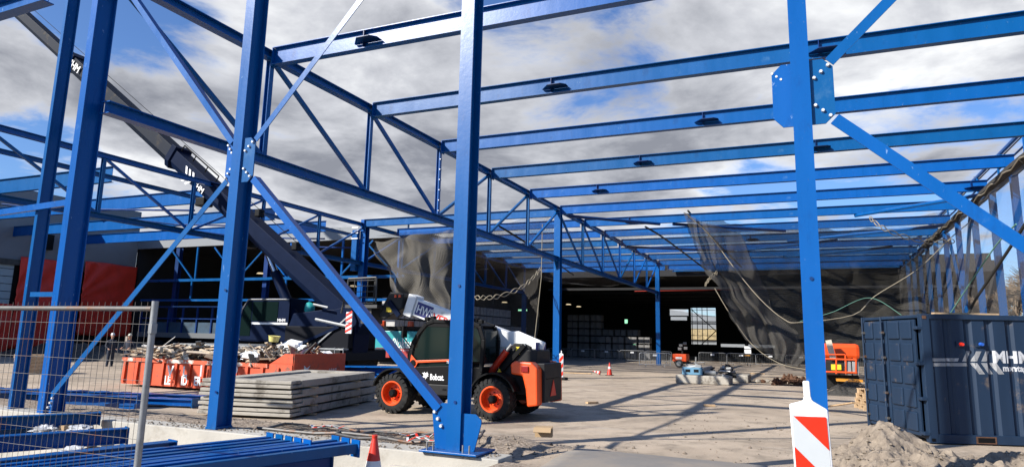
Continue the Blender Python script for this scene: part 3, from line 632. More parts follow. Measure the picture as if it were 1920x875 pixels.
# ================================================================== TELEHANDLER
def ring(c, r0, r1, w_, ax=(0, 1, 0), n=32): return MB().lathe([(r0, -w_/2), (r1, -w_/2), (r1, w_/2), (r0, w_/2), (r0, -w_/2)], c, ax, n)
def wheel(t, c, side, r=.45, w_=.36, name='wheel'):
    """side -1: outer face looks towards -Y"""
    wm = MB(); k = .62
    prof = [(r*.60, -w_*.5), (r*.80, -w_*.54), (r*.93, -w_*.47), (r*.955, -w_*.3), (r*.96, 0), (r*.955, w_*.3), (r*.93, w_*.47), (r*.80, w_*.54), (r*.60, w_*.5)]
    wm.lathe(prof, c, (0, 1, 0), 40)
    n = 22
    for i in range(n):
        for s in (-1, 1):
            a = 2*math.pi*(i+(.5 if s > 0 else 0))/n; a2 = a+.16
            def P(rr, an, y): return Vector(c)+Vector((rr*math.cos(an), y, rr*math.sin(an)))
            hw = .035; q = []
            for (an, y) in ((a, s*w_*.03), (a2, s*w_*.50)):
                for da in (-hw/r, hw/r):
                    q.append((P(r*.93, an+da, y), P(r*(1.0 if abs(y) < w_*.4 else .97), an+da*.8, y)))
            vs = [q[0][0], q[1][0], q[3][0], q[2][0], q[0][1], q[1][1], q[3][1], q[2][1]]
            wm.add(vs, [(0, 1, 2, 3), (4, 5, 6, 7), (0, 1, 5, 4), (1, 2, 6, 5), (2, 3, 7, 6), (3, 0, 4, 7)])
            # shoulder lug
            q = [P(r*.78, a2-.03, s*w_*.525), P(r*.78, a2+.06, s*w_*.525), P(r*.97, a2+.09, s*w_*.5), P(r*.97, a2-.05, s*w_*.5)]
            q2 = [x+Vector((0, s*.018, 0)) for x in q]
            wm.add(q+q2, [(0, 1, 2, 3), (4, 5, 6, 7), (0, 1, 5, 4), (1, 2, 6, 5), (2, 3, 7, 6), (3, 0, 4, 7)])
    w0 = wm.build(name, RUBBER, t, smooth=True)
    y0 = side*w_*.5
    rm = MB().lathe([(r*.62, y0), (r*.60, y0+side*.012), (r*.56, y0+side*.012), (r*.53, y0), (r*.50, y0-side*.10), (r*.47, y0-side*.17), (r*.22, y0-side*.16), (r*.20, y0-side*.10), (0, y0-side*.10)], c, (0, 1, 0), 32)
    ro = rm.build('rim', ORANGE, None, smooth=True); ro.parent = w0; ro.location = (0, 0, 0)
    hb = MB().lathe([(r*.20, y0-side*.10), (r*.20, y0-side*.02), (r*.12, y0+side*.02), (0, y0+side*.02)], c, (0, 1, 0), 20)
    for i in range(8):
        a = i*math.pi/4; hb.tube(Vector(c)+Vector((r*.30*math.cos(a), y0-side*.16, r*.30*math.sin(a))), Vector(c)+Vector((r*.30*math.cos(a), y0-side*.12, r*.30*math.sin(a))), .012, 6)
    ho = hb.build('hub', BLACK, None, smooth=True); ho.parent = w0
    for o in (ro, ho):
        off = Vector(t['_o']); o.data.transform(Matrix.Translation(-off))
    return w0
TX, TY = -7.45, 14.3
th = thing('telehandler', 'black and orange telehandler with white boom parked beside the stacked slabs', 'telehandler', (TX, TY, 0))
NY = 13.42  # outer plane of near wheels
for (x, y, s) in ((-8.80, NY+.18, -1), (-6.30, NY+.18, -1), (-8.80, 15.2, 1), (-6.30, 15.2, 1)): wheel(th, (x, y, .45), s)
# chassis
ch = MB(); ch.bb((-9.15, 13.95, .42), (-5.35, 14.85, .85)); ch.bb((-8.2, 13.55, .42), (-6.95, 14.0, .74)); ch.bb((-5.9, 13.75, .55), (-5.45, 14.95, 1.0))
ch.plate([(-9.5, .45), (-9.15, .45), (-9.0, .95), (-9.35, .8)], (0, 14.4, 0), X1, Z1, .7)
ch.build('chassis', BLACK, th, bevel=.02)
MB().bb((-8.05, 13.44, .47), (-7.05, 13.55, .70)).build('side_box', DGREY, th, bevel=.02)
for x in (-7.5, -7.35): MB().bb((x, 13.43, .58), (x+.09, 13.437, .62)).build('step_slot', BLACK, th)
# cab
cb = MB()
prof = [(-8.32, .82), (-8.40, 1.12), (-8.36, 1.45), (-8.22, 1.78), (-8.00, 2.02), (-7.82, 2.08), (-6.86, 2.06), (-6.66, 1.98), (-6.56, 1.70), (-6.60, 1.0), (-6.72, .70), (-8.22, .66)]
n = len(prof)
def frame(y, wd, mb):   # tubular outline of the cab at plane y
    for i in range(n):
        a = prof[i]; b_ = prof[(i+1) % n]; mb.bar((a[0], y, a[1]), (b_[0], y, b_[1]), wd, wd)
frame(13.50, .085, cb); frame(14.25, .085, cb)
cb.plate([(-8.0, 2.03), (-7.82, 2.10), (-6.86, 2.08), (-6.66, 2.0), (-6.7, 1.93), (-8.0, 1.95)], (0, 13.88, 0), X1, Z1, .80)
cb.bar((-6.93, 13.50, .7), (-6.93, 13.50, 2.05), .08, .10, (1, 0, 0)); 
cb.plate([(-8.34, .85), (-8.38, 1.05), (-6.62, 1.10), (-6.62, .8), (-6.74, .70), (-8.2, .66)], (0, 13.9, 0), X1, Z1, .7)
cb.build('cab_frame', BLACK, th, bevel=.012)
MB().plate([(-8.27, .92), (-8.32, 1.14), (-8.27, 1.45), (-8.14, 1.75), (-7.96, 1.98), (-6.98, 1.98), (-6.98, .95)], (0, 13.49, 0), X1, Z1, .012).build('door_glass', GLASS, th)
MB().plate([(-6.88, 1.22), (-6.62, 1.22), (-6.63, 1.72), (-6.74, 1.94), (-6.88, 1.98)], (0, 13.49, 0), X1, Z1, .012).build('rear_side_glass', GLASS, th)
MB().plate([(13.55, 1.18), (14.2, 1.18), (14.2, 1.90), (13.55, 1.90)], (-6.57, 0, 0), Y1, Z1, .012).build('rear_glass', GLASS, th)
for a, b_ in (((-8.38, 1.1), (-8.34, 1.46)), ((-8.34, 1.46), (-8.20, 1.78)), ((-8.20, 1.78), (-8.0, 2.0))):
    MB().add([(a[0], 13.54, a[1]), (a[0], 14.2, a[1]), (b_[0], 14.2, b_[1]), (b_[0], 13.54, b_[1])], [(0, 1, 2, 3)]).build('windscreen', GLASS, th)
MB().plate([(-8.30, .70), (-8.36, 1.05), (-6.96, 1.13), (-6.96, .72)], (0, 13.462, 0), X1, Z1, .03).build('door_panel', BLACK, th, bevel=.01)
MB().plate([(-8.38, 1.02), (-8.34, 1.33), (-8.20, 1.20), (-6.96, 1.275), (-6.96, 1.235), (-8.16, 1.15), (-8.22, 1.04)], (0, 13.44, 0), X1, Z1, .02).build('orange_stripe', ORANGE, th, bevel=.006)
MB().lathe([(0, .02), (.065, .02), (.075, 0)], (-8.28, 13.43, 1.14), (0, -1, 0), 16).build('door_latch', BLACK, th)
text('Bobcat.', (at(806, 711, Y=13.44).x, 13.440, at(806, 711, Y=13.44).z), X1, Z1, .13, TEXTW, th, bold=.03, sx=.66)
text('TL30.60', (-7.42, 13.426, 1.165), X1, Z1, .05, TEXTW, th, bold=.015)
MB().plate([(.0, .05), (.03, .07), (.015, .10), (-.02, .125), (.03, .125), (.045, .15), (.065, .12), (.09, .125), (.12, .155), (.125, .12), (.15, .11), (.135, .08), (.155, .055), (.12, .05), (.11, .01), (.09, .03), (.08, -.02), (.06, .03), (.03, .02)], (at(792, 712, Y=13.44).x, 13.440, at(792, 709, Y=13.44).z), X1, Z1, .004).build('logo', TEXTW, th)
MB().lathe([(.16, -.012), (.175, -.012), (.175, .012), (.16, .012), (.16, -.012)], (-7.75, 13.85, 1.38), (-.6, 0, .8), 20).build('steering_wheel', BLACK, th)
st = MB().bb((-7.35, 13.6, 1.0), (-6.9, 14.1, 1.15)); st.box((-6.95, 13.85, 1.4), (.12, .45, .55)); st.build('seat', DGREY, th, bevel=.04)
for (x, z) in ((-8.05, 2.13), (-7.9, 2.15), (-6.8, 2.12), (-6.68, 2.08)):
    MB().box((x, 13.6, z), (.1, .12, .09)).build('work_light', BLACK, th, bevel=.01)
mi = MB(); mi.path([(-8.38, 13.45, 1.5), (-8.5, 13.3, 1.72), (-8.42, 13.28, 1.95)], .014); mi.box((-8.45, 13.28, 1.83), (.04, .18, .26)); mi.build('mirror', BLACK, th)
MB().path([(-8.42, 13.56, 1.0), (-8.50, 13.56, 1.3), (-8.40, 13.56, 1.62), (-8.2, 13.56, 1.9)], .02).build('grab_rail', BLACK, th)
# boom
Bq, Bp = Vector((-6.05, 14.55, 1.52)), Vector((-9.05, 14.55, 2.48)); bd = (Bp-Bq).normalized()
MB().bar(Bq, Bq+bd*1.9, .36, .48).build('boom_outer', WHITE, th, bevel=.03)
MB().bar(Bq+bd*1.2, Bp, .28, .42).build('boom_inner', WHITE, th, bevel=.02)
MB().bar(Bp-bd*.14, Bp+bd*.10, .38, .54).build('boom_head', WHITE, th, bevel=.02)
bu = bd.cross(Vector((0, 1, 0))).normalized(); 
if bu.z < 0: bu = -bu
hx = -bd  # reading direction, left to right in the photo
MB().plate([(0, -.16), (.47, -.16), (.47, .16), (0, .16)], Bp-bd*.20+Vector((0, -.145, 0)), hx, bu, .006).build('nameplate', mat('plate_blue', (.015, .02, .16), .5), th)
text('HWS', Bp-bd*.225+Vector((0, -.151, 0))-bu*.10, hx, bu, .20, TEXTW, th, bold=.02, sx=.78)
text('VERHUUR', Bp-bd*.71+Vector((0, -.147, 0))-bu*.14, hx, bu, .19, RED, th, bold=.02)
MB().plate([(-.55, -.10), (.9, -.14), (.95, .02), (.3, .26), (-.1, .24), (-.2, .30), (-.55, .20)], Bq+Vector((-.35, -.18, .12)), X1, Z1, .06).build('boom_shroud', WHITE, th, bevel=.015)
# carriage and fork frame
cg = MB(); hp = Bp+bd*.22
cg.plate([(.10, .22), (-.30, .26), (-.46, .0), (-.60, -.34), (-.44, -.42), (-.20, -.30), (.06, -.16)], hp, X1, Z1, .55)
cg.build('carriage', DGREY, th, bevel=.03)
MB().bar(hp+Vector((-.30, -.30, .02)), hp+Vector((.02, -.30, -.33)), .06, .12).build('tilt_link', NAVY, th)
MB().box(hp+Vector((-.30, -.283, -.18)), (.15, .012, .11)).build('warning_label', YELLOW, th)
for dx in (-.12, .0): MB().lathe([(0, .07), (.03, .06), (.035, 0)], hp+Vector((dx, -.29, .12)), Z1, 10).build('orange_cap', ORANGE, th)
cgz = hp+Vector((-.95, -.1, .22)); cage = MB()
for i in range(5): cage.tube(cgz+Vector((-.45, -.4, -.25+i*.14)), cgz+Vector((.35, -.45, -.25+i*.14)), .010, 6)
for i in range(5): cage.tube(cgz+Vector((-.45+i*.2, -.42, -.25)), cgz+Vector((-.45+i*.2, -.42, .34)), .010, 6)
cage.path([cgz+Vector((-.62, -.4, -.5)), cgz+Vector((-.45, -.4, .36)), cgz+Vector((.38, -.4, .38)), cgz+Vector((.4, -.4, -.25))], .025, 8)
cage.box(cgz+Vector((0, -.2, -.33)), (.95, .5, .08)); cage.box(cgz+Vector((.1, -.1, -.55)), (.3, .5, .4)); cage.build('fork_carriage_guard', mat('cage_grey', (.03, .03, .03), .5), th)
# rear tower, plates, cylinder
MB().plate([(-.62, -.55), (.28, -.55), (.28, .26), (.12, .33), (-.12, .33), (-.34, .18)], (-5.98, 14.16, 1.30), X1, Z1, .10).build('tower_plate', DGREY, th, bevel=.02)
MB().bb((-6.3, 14.1, .85), (-5.55, 14.95, 1.5)).build('rear_body', DGREY, th, bevel=.03)
MB().bar((-6.5, 14.06, .88), (-5.83, 14.06, 1.60), .05, .09).build('tower_strap', BLACK, th)
MB().tube((-6.60, 13.98, .98), (-6.22, 13.98, 1.46), .075, 12).build('lift_cylinder', mat('cyl_red', (.55, .03, .01), .35), th, smooth=True)
MB().tube((-6.22, 13.98, 1.46), (-6.10, 13.98, 1.60), .04, 10).build('lift_rod', GALV, th, smooth=True)
MB().lathe([(0, .02), (.05, .02), (.055, 0)], (-5.86, 14.08, 1.58), (0, -1, 0), 16).build('pivot_pin', LIGHTG, th)
MB().box((-6.0, 14.10, 1.47), (.10, .012, .17)).build('warning_label', YELLOW, th)
MB().plate([(-.04, -.03), (.04, -.03), (0, .04)], (-6.35, 13.9, 1.03), X1, Z1, .05).build('side_lamp', YELLOW, th)
pts = [(.56*math.cos(a), .56*math.sin(a)) for a in [R(x) for x in range(20, 166, 12)]]
for (wx) in (-8.80, -6.30):
    for yy in (13.42, 15.0):
        fe = MB()
        for a, b_ in zip(pts[:-1], pts[1:]): fe.add([(wx+a[0], yy, .45+a[1]), (wx+b_[0], yy, .45+b_[1]), (wx+b_[0], yy+.36, .45+b_[1]), (wx+a[0], yy+.36, .45+a[1]), (wx+a[0]*.94, yy, .45+a[1]*.94), (wx+b_[0]*.94, yy, .45+b_[1]*.94), (wx+b_[0]*.94, yy+.36, .45+b_[1]*.94), (wx+a[0]*.94, yy+.36, .45+a[1]*.94)], [(0, 1, 2, 3), (4, 5, 6, 7), (0, 1, 5, 4), (2, 3, 7, 6)])
        fe.build('mudguard', BLACK, th)
for y0, yb in ((13.62, 13.92), (14.95, 15.2)):
    MB().plate([(-.50, .0), (-.52, .22), (-.42, .28), (-.04, .26), (.10, .14), (.12, -.62), (-.12, -.66), (-.16, -.30), (-.24, -.02)], (-5.45, (y0+yb)/2, .98), X1, Z1, yb-y0).build('rear_corner', ORANGE, th, bevel=.035)
MB().box((-5.62, 13.60, 1.10), (.16, .03, .13)).build('tail_light', mat('lens_red', (.25, .01, .01), .2), th, bevel=.01)
MB().bb((-5.5, 13.9, .40), (-5.28, 14.97, 1.22)).build('rear_grille', DGREY, th, bevel=.02)
MB().plate([(-.18, 0), (.18, 0), (0, .34)], (-5.272, 14.42, .52), Y1, Z1, .012).build('slow_triangle', RED, th)
MB().bb((-5.29, 14.0, .88), (-5.27, 14.85, .90)).build('grille_seam', BLACK, th)
MB().bb((-5.62, 14.2, 1.33), (-5.585, 14.75, 1.66)).build('number_board', mat('plate_blue', (.015, .02, .16), .5), th)
text('HWS', (-5.58, 14.26, 1.51), Y1, Z1, .11, TEXTW, th); MB().bb((-5.584, 14.24, 1.36), (-5.58, 14.72, 1.46)).build('board_strip', PLASTIC_W, th); text('VERHUUR', (-5.578, 14.26, 1.38), Y1, Z1, .065, RED, th)
MB().tube((-5.7, 14.3, 1.22), (-5.7, 14.3, 1.28), .012, 6).build('cap', GALV, th)

# ================================================================== CONCRETE SLAB STACK
RS = R(13); sx_ = Vector((math.cos(RS), math.sin(RS), 0)); sy_ = Vector((-math.sin(RS), math.cos(RS), 0)); so_ = Vector((-9.84, 11.35, 0))
def sl_(a, b_, z): return so_+sx_*a+sy_*b_+Z1*z
sl_names = ['bottom', 'second', 'third', 'top']
for k in range(4):
    m_ = MB(); z0 = .05+k*.188; dx = random.uniform(-.04, .04); W, D = 2.05, 4.5
    def ringbox(x0, x1, y0, y1, h0, h1): m_.box(sl_((x0+x1)/2, (y0+y1)/2, z0+(h0+h1)/2), (x1-x0, y1-y0, h1-h0), RS)
    ringbox(-W-.06, 0+dx, -.05, .42, 0, .066); ringbox(-W-.06, dx-.03, -.02+.04*(k%2), .42, .082, .150)
    ringbox(-W-.06, 0+dx, D-.45, D, 0, .150); ringbox(-.42, dx, .42, D-.45, 0, .147); ringbox(-W-.06, -W+.36, .42, D-.45, 0, .147)
    ringbox(-W+.3, -.4, .4, D-.4, .02, .10)
    tag(m_.build('concrete_slab', SLAB, bevel=.012), f'{sl_names[k]} frame shaped concrete slab in the stack left of the telehandler', 'concrete slab', 'concrete slabs stacked on timber')
    for j, (a, b_) in enumerate(((-.15, .9), (-.15, 3.2))):
        tag(MB().box(sl_(a-.02, b_, z0-.02), (.55, .10, .034), RS).build('timber_spacer', WOOD), f'timber spacer under the {sl_names[k]} concrete slab, {"front" if j == 0 else "rear"} one on its right side', 'timber', 'timber spacers between the slabs')

# ================================================================== MOBILE CRANE
P = Vector((-14.6, 20, 2.05)); T_ = Vector((-38.2, 20, 18.6)); cd = (T_-P).normalized()
cr_ = thing('mobile_crane', 'dark navy mobile crane behind the skip, boom reaching to the upper left', 'mobile crane', (-17, 20, 0))
def boomsec(a, b_, w_, h, name, m, bev=.05):
    return MB().sweep(a, b_, [(-w_/2, -h*.2), (-w_*.3, -h/2), (w_*.3, -h/2), (w_/2, -h*.2), (w_/2, h/2), (-w_/2, h/2)], (0, 0, 1), 0).build(name, m, cr_, bevel=.02)
L1 = (at(335, 285, Y=20)-P).length; L2 = (at(140, 108, Y=20)-P).length
BM = mat('boom_underside', (.006, .010, .02), .55, spec=.12, var=.2, vscale=3, dirt=(.05, .04, .028), dscale=2.2, dth=(.56, .72))
boomsec(P-cd*.3, P+cd*(L1), .72, .74, 'boom_base_section', NAVY); boomsec(P+cd*L1, P+cd*L2, .66, .74, 'boom_second_section', BM); boomsec(P+cd*L2, P+cd*(L2+9), .54, .60, 'boom_third_section', BM)
boomsec(P+cd*(L1-.25), P+cd*(L1+.05), .86, 1.0, 'boom_collar', NAVY); boomsec(P+cd*(L2-.55), P+cd*(L2+.05), .80, .88, 'boom_collar', NAVY)
cu_ = cd.cross(Vector((0, 1, 0))).normalized(); cu_ = cu_ if cu_.z > 0 else -cu_
fy = Vector((0, -.385, 0))
for row in (0, 1):
    for i in range(3):
        o_ = P+cd*(L1-1.25-i*.26-.1*row)+fy+cu_*(.18-row*.36)
        sh = -.2 if row == 0 else .2
        MB().plate([(0, 0), (-.13, 0), (-.13+sh, -.26), (sh, -.26)], o_, cd, cu_, .01).build('boom_emblem', TEXTW, cr_)
text('MHM', P+cd*(L1-2.1)+fy-cu_*.26, -cd, cu_, .24, TEXTW, cr_, bold=.02); text('MHM', P+cd*(L2-.35)-cd*.0+Vector((0, -.41, 0))-cu_*.1, -cd, cu_, .36, TEXTW, cr_, bold=.02)
MB().path([P+cd*(L1-3.0)+cu_*.72+fy*.6, P+cd*(L1-.4)+cu_*.72+fy*.6], .03).build('boom_rail', BLACK, cr_)
for a in (L1-3.0, L1-2.2, L1-1.3, L1-.4): MB().path([P+cd*a+cu_*.45+fy*.6, P+cd*a+cu_*.72+fy*.6], .025).build('rail_post', BLACK, cr_)
MB().tube(P+cd*3+cu_*.75, P+cd*(L2+9)+cu_*.62, .014, 5).build('hoist_rope', BLACK, cr_)
for a in (6.3, 7.1, L1-2.8): MB().box(P+cd*a-cu_*.62, (.5, .5, .35)).build('boom_bracket', BLACK, cr_, bevel=.04)
for a in (4.2, 6.6): MB().box(P+cd*a+cu_*.62, (.25, .3, .3)).build('boom_roller', BLACK, cr_, bevel=.03)
c0, c1 = at(556, 606, Y=19.9), at(487, 440, Y=19.9); cm = c0.lerp(c1, .56)
MB().tube(c0, cm, .19, 14).build('luffing_cylinder', NAVY, cr_, smooth=True); MB().tube(cm, c1, .11, 14).build('luffing_rod', mat('chrome', (.55, .55, .56), .18, .9), cr_, smooth=True)
# superstructure
MB().plate([(-2.9, -.3), (-2.6, .45), (-1.2, .6), (-.8, .6), (-.1, .75), (.2, .2), (.1, -.9), (-2.4, -.9)], (-14.6, 20, 2.0), X1, Z1, .9).build('superstructure', NAVY, cr_, bevel=.03)
MB().bb((-17.3, 19.3, 1.15), (-14.5, 20.9, 2.0)).build('engine_deck', mat('crane_black', (.005, .006, .01), .6, spec=.1), cr_, bevel=.03)
MB().path([at(592, 598, Y=19.2), at(655, 612, Y=19.2)], .05).build('mirror_arm', LIGHTG, cr_)
MB().path([at(588, 570, Y=19.3), at(615, 576, Y=19.3)], .04).build('hand_rail', LIGHTG, cr_)
for (x, y, dz) in ((655, 594, .0), (654, 615, 0)):
    p = at(x, y, Y=19.1); bx = MB(); bx.box(p, (.24, .04, .34), None, 0)
    for k in range(2): bx.plate([(-.12, -.15+k*.17), (.12, -.03+k*.17), (.12, .05+k*.17), (-.12, -.07+k*.17)], p+Vector((0, -.026, 0)), X1, Z1, .006, 1)
    bx.build('striped_marker', [PLASTIC_W, RED], cr_)
tb = MB().ball(at(580, 578, Y=20.2), (.20, .18, .24), 10, jit=.12); tb.build('teal_cover', mat('cover_teal', (.03, .38, .38), .5), cr_, smooth=True)
# operator cab
xa, xb = at(450, 600, Y=19.6).x, at(541, 600, Y=19.6).x; za, zb_ = at(500, 637, Y=19.6).z, at(500, 561, Y=19.6).z; hgt = zb_-za; Wc = xb-xa
cabp = [(0, .05), (-.02, .35*hgt), (.12, .75*hgt), (.38, hgt), (Wc, hgt), (Wc, 0), (.1, 0)]
MB().plate(cabp, (xa, 19.62, za), X1, Z1, .06).build('cab_side', NAVY, cr_); MB().plate(cabp, (xa, 20.6, za), X1, Z1, .06).build('cab_side', NAVY, cr_)
MB().bb((xa+.34, 19.6, zb_-.02), (xb, 20.62, zb_+.05)).build('cab_roof', NAVY, cr_, bevel=.02); MB().bb((xa+.05, 19.62, za-.05), (xb, 20.6, za+.10)).build('cab_floor', NAVY, cr_); MB().bb((xb-.06, 19.62, za), (xb, 20.6, zb_)).build('cab_rear', NAVY, cr_)
MB().plate([(.06, .14), (.05, .4*hgt), (.18, .76*hgt), (.42, hgt-.08), (.55, hgt-.08), (.55, .14)], (xa, 19.582, za), X1, Z1, .012).build('front_side_glass', GLASS, cr_)
MB().plate([(.60, .47*hgt), (.60, hgt-.08), (Wc*.78, hgt-.08), (Wc*.78, .47*hgt)], (xa, 19.582, za), X1, Z1, .012).build('door_glass', GLASS, cr_)
for a, b_ in zip(cabp[:3], cabp[1:4]):
    MB().add([(xa+a[0], 19.64, za+a[1]), (xa+a[0], 20.58, za+a[1]), (xa+b_[0], 20.58, za+b_[1]), (xa+b_[0], 19.64, za+b_[1])], [(0, 1, 2, 3)]).build('windscreen', GLASS, cr_)
fr_ = MB().path([(xa+a-.02, 19.57, za+b_) for a, b_ in cabp[:5]], .022, 6); fr_.build('cab_edge', GALV, cr_)
MB().bb((xa+.6, 19.572, za+.38*hgt), (xb-.02, 19.58, za+.43*hgt)).build('cab_stripe', TEXTW, cr_); text('MHM', (xb-.5, 19.57, za+.45*hgt), X1, Z1, .12, TEXTW, cr_, bold=.02)
# carrier
MB().bb((-22.5, 19.1, .85), (-14.5, 21.6, 1.22)).build('carrier_deck', mat('carrier_grey', (.014, .016, .02), .6, spec=.1, var=.2), cr_, bevel=.02)
MB().bb((-22.5, 19.05, 1.22), (-14.5, 21.6, 1.27)).build('deck_edge', LIGHTG, cr_)
MB().bb((-22.0, 19.6, .35), (-14.7, 21.2, .85)).build('carrier_frame', BLACK, cr_)
ld = MB(); lx = at(627, 670, Y=19.0).x
for s in (0, .35): ld.tube((lx+s, 19.0, .25), (lx+s, 19.0, 1.3), .02, 6)
for k in range(5): ld.tube((lx, 19.0, .35+k*.22), (lx+.35, 19.0, .35+k*.22), .016, 6)
ld.build('ladder', GALV, cr_)
for x in (-21.2, -19.5, -16.8, -15.3): MB().lathe([(0, -.2), (.3, -.2), (.5, -.2), (.56, -.12), (.56, .12), (.5, .2), (.3, .2), (0, .12)], (x, 19.45, .56), (0, -1, 0), 24).build('wheel', RUBBER, cr_, smooth=True)
MB().bb((-15.9, 19.0, .9), (-14.6, 19.1, 1.2)).build('outrigger_box', DGREY, cr_)
MB().bar((-17.0, 19.25, 1.2), (-14.9, 19.25, 2.0), .06, .1).build('stay', NAVY, cr_); MB().bar((-15.9, 19.25, 1.3), (-14.6, 19.25, 2.3), .04, .05).build('stay', LIGHTG, cr_)

# teal delivery truck
tk = thing('delivery_truck', 'teal dropside truck with white lettering behind the telehandler front', 'truck', (-18, 29, 0))
a_, b_ = at(694, 664, Y=28), at(800, 664, Y=28); zt_, zm = at(745, 620, Y=28).z, at(745, 658, Y=28).z
MB().bb((a_.x-1.2, 28, zm), (b_.x+2.4, 30.4, zt_)).build('load_body', TEAL, tk, bevel=.03)
text('Blokland bv', (at(733, 651, Y=27.95).x, 27.99, at(733, 651, Y=27.95).z), X1, Z1, .46, TEXTW, tk, shear=.2, sx=.62, bold=.01)
text('uw partner in bestrating', (at(748, 657, Y=27.95).x, 27.99, zm+.03), X1, Z1, .10, TEXTW, tk)
MB().bb((a_.x-.9, 28.0, zt_+.05), (b_.x+1.5, 30.2, zt_+.22)).build('crane_cradle', BLACK, tk)
for x in (770, 718): MB().lathe([(0, .3), (.14, .26), (.16, 0), (0, 0)], (at(x, 612, Y=28.4).x, 28.4, zt_+.2), Z1, 10).build('beacon', ORANGE, tk)
MB().bb((a_.x-1.5, 28.3, .45), (b_.x+2, 30.1, zm-.05)).build('chassis', BLACK, tk)
for i, x in enumerate((715, 760, 782)): MB().plate([(-.5, 0), (.5, 0), (.3, .45), (-.3, .45)], (at(x, 675, Y=28.05).x, 28.05, .70), X1, Z1, .12).build('red_frame', mat('truck_red', (.35, .02, .02), .5), tk)
for x in (690, 772, 800): MB().lathe([(0, -.15), (.25, -.17), (.48, -.15), (.52, 0), (.48, .15), (0, .15)], (at(x, 690, Y=28.3).x, 28.3, .52), (0, -1, 0), 20).build('wheel', RUBBER, tk, smooth=True)
MB().ball(at(757, 682, Y=27.9), (.09, .05, .09), 8).build('side_lamp', YELLOW, tk); MB().ball(at(752, 671, Y=27.9), (.16, .05, .14), 8).build('head_lamp', PLASTIC_W, tk)
bn = thing('steel_beam', 'long blue steel beam lying flat between the skip and the telehandler', 'beam', (-17, 20, 0))
MB().ibeam(at(560, 694, Y=18.3), at(790, 697, Y=18.3), .34, .5, .04).build('girder', BLUE, bn)
MB().bb((-17, 18.0, 0), (-16.7, 18.7, .35)).build('bearer', WOOD, bn); MB().bb((-12.6, 18.0, 0), (-12.3, 18.7, .35)).build('bearer', WOOD, bn)

# ================================================================== SKIP
sk = thing('skip_container', 'orange rubbish skip heaped with timber waste behind the slabs', 'skip', (-16.6, 16.2, 0))
Y0, Y1_, XA, XB = 15.2, 17.5, -20.0, -13.25
def slopeplate(mb, a, b_, c, d): mb.add([a, b_, c, d], [(0, 1, 2, 3)])
sb = MB(); zr = .88
sb.sweep((XA, Y0, .5), (XB, Y0, .5), [(-.02, -.42), (.04, -.42), (.02, .36), (-.04, .36)]); sb.bb((XA, Y1_-.05, .1), (XB, Y1_, zr)); sb.bb((XA, Y0, .08), (XB, Y1_, .14)); sb.bb((XA, Y0, .1), (XA+.06, Y1_, zr))
sb.plate([(0, .1), (Y1_-Y0, .1), (Y1_-Y0, 1.17), (.02, 1.17)], (XB, Y0, 0), Y1, Z1, .06)
sb.plate([(0, zr-.05), (0, zr+.02), (-.75, zr+.02), (0-.0, 1.17)], (XB, Y0+.02, 0), X1, Z1, .05)
sb.plate([(-.9, zr-.05), (0, zr-.05), (0, 1.17), (-.3, 1.17)], (XB, Y0+.03, 0), X1, Z1, .055)
sb.build('body', SKIPC, sk)
MB().bb((XA-.04, Y0-.07, zr-.11), (XB-.85, Y0+.04, zr)).build('rim', mat('skip_rim', (.55, .09, .03), .6, dirt=(.62, .57, .48), dscale=1.3, dth=(.52, .56)), sk)
MB().bb((XA-.05, Y0+.05, zr-.1), (XA+.03, Y1_, zr)).build('rim', SKIPC, sk)
for i in range(12):
    x = XA+.12+i*.56; MB().sweep((x, Y0-.07, .14), (x, Y0-.04, zr-.1), [(-.05, -.04), (.05, -.04), (.04, .04), (-.04, .04)], (0, 1, 0)).build('rib', SKIPC, sk)
for s_, px_, py_, h_ in (('V', 317, 704, 30), ('L', 346, 704, 27), ('I', 378, 704, 30), ('O', 434, 701, 27), ('LE', 312, 719, 24), ('ID', 343, 720, 24), ('ER', 367, 721, 24)):
    p = at(px_, py_, Y=Y0-.1); text(s_, (p.x, Y0-.18, p.z), X1, Z1, h_*.0105, TEXTW, sk, bold=.035, sx=.95 if len(s_) == 1 else .72)
text('1597', (XB+.035, Y0+1.5, .60), Y1, Z1, .14, TEXTW, sk); MB().plate([(-.1, 0), (0, .1), (.1, .02), (.06, .2), (.14, .3), (0, .22), (-.12, .3)], (XB+.036, Y0+.55, .55), Y1, Z1, .004).build('paint_mark', TEXTW, sk)
wm_ = [mat('waste_wood_a', (.62, .50, .36), .85, var=.3, vscale=6), mat('waste_wood_b', (.38, .27, .18), .9, var=.3, vscale=6), mat('waste_pale', (.72, .69, .63), .8, var=.2), mat('waste_dark', (.05, .045, .04), .85)]
db = MB(); rnd = random.Random(3)
for i in range(430):
    x = rnd.uniform(XA+.1, XB-.3); y = rnd.uniform(Y0+.05, Y1_-.1); hz = .82+.29*math.sin(math.pi*(y-Y0)/2.3)+(.16 if x > -15.3 else .04)
    right = x > -15.6
    s_ = (rnd.uniform(.25, 1.0), rnd.uniform(.04, .16), rnd.uniform(.01, .04)) if not right else (rnd.uniform(.12, .6), rnd.uniform(.03, .2), rnd.uniform(.01, .05))
    rot = Matrix.Rotation(rnd.uniform(-.9, .9) if not right else rnd.uniform(0, 3), 3, 'Z') @ Matrix.Rotation(rnd.gauss(0, .22 if not right else .6), 3, 'Y') @ Matrix.Rotation(rnd.gauss(0, .25), 3, 'X')
    db.box((x, y, hz+rnd.uniform(-.08, .12)), s_, rot, rnd.choices([0, 1, 2, 3], [5, 3, 1, 1] if not right else [3, 3, 2, 5])[0])
db.bb((XA+.1, Y0+.1, .3), (XB-.1, Y1_-.1, .74), 1)
kind(tag(db.build('debris_heap', wm_), 'heap of broken boards and rubble filling the orange skip', 'waste'), 'stuff')
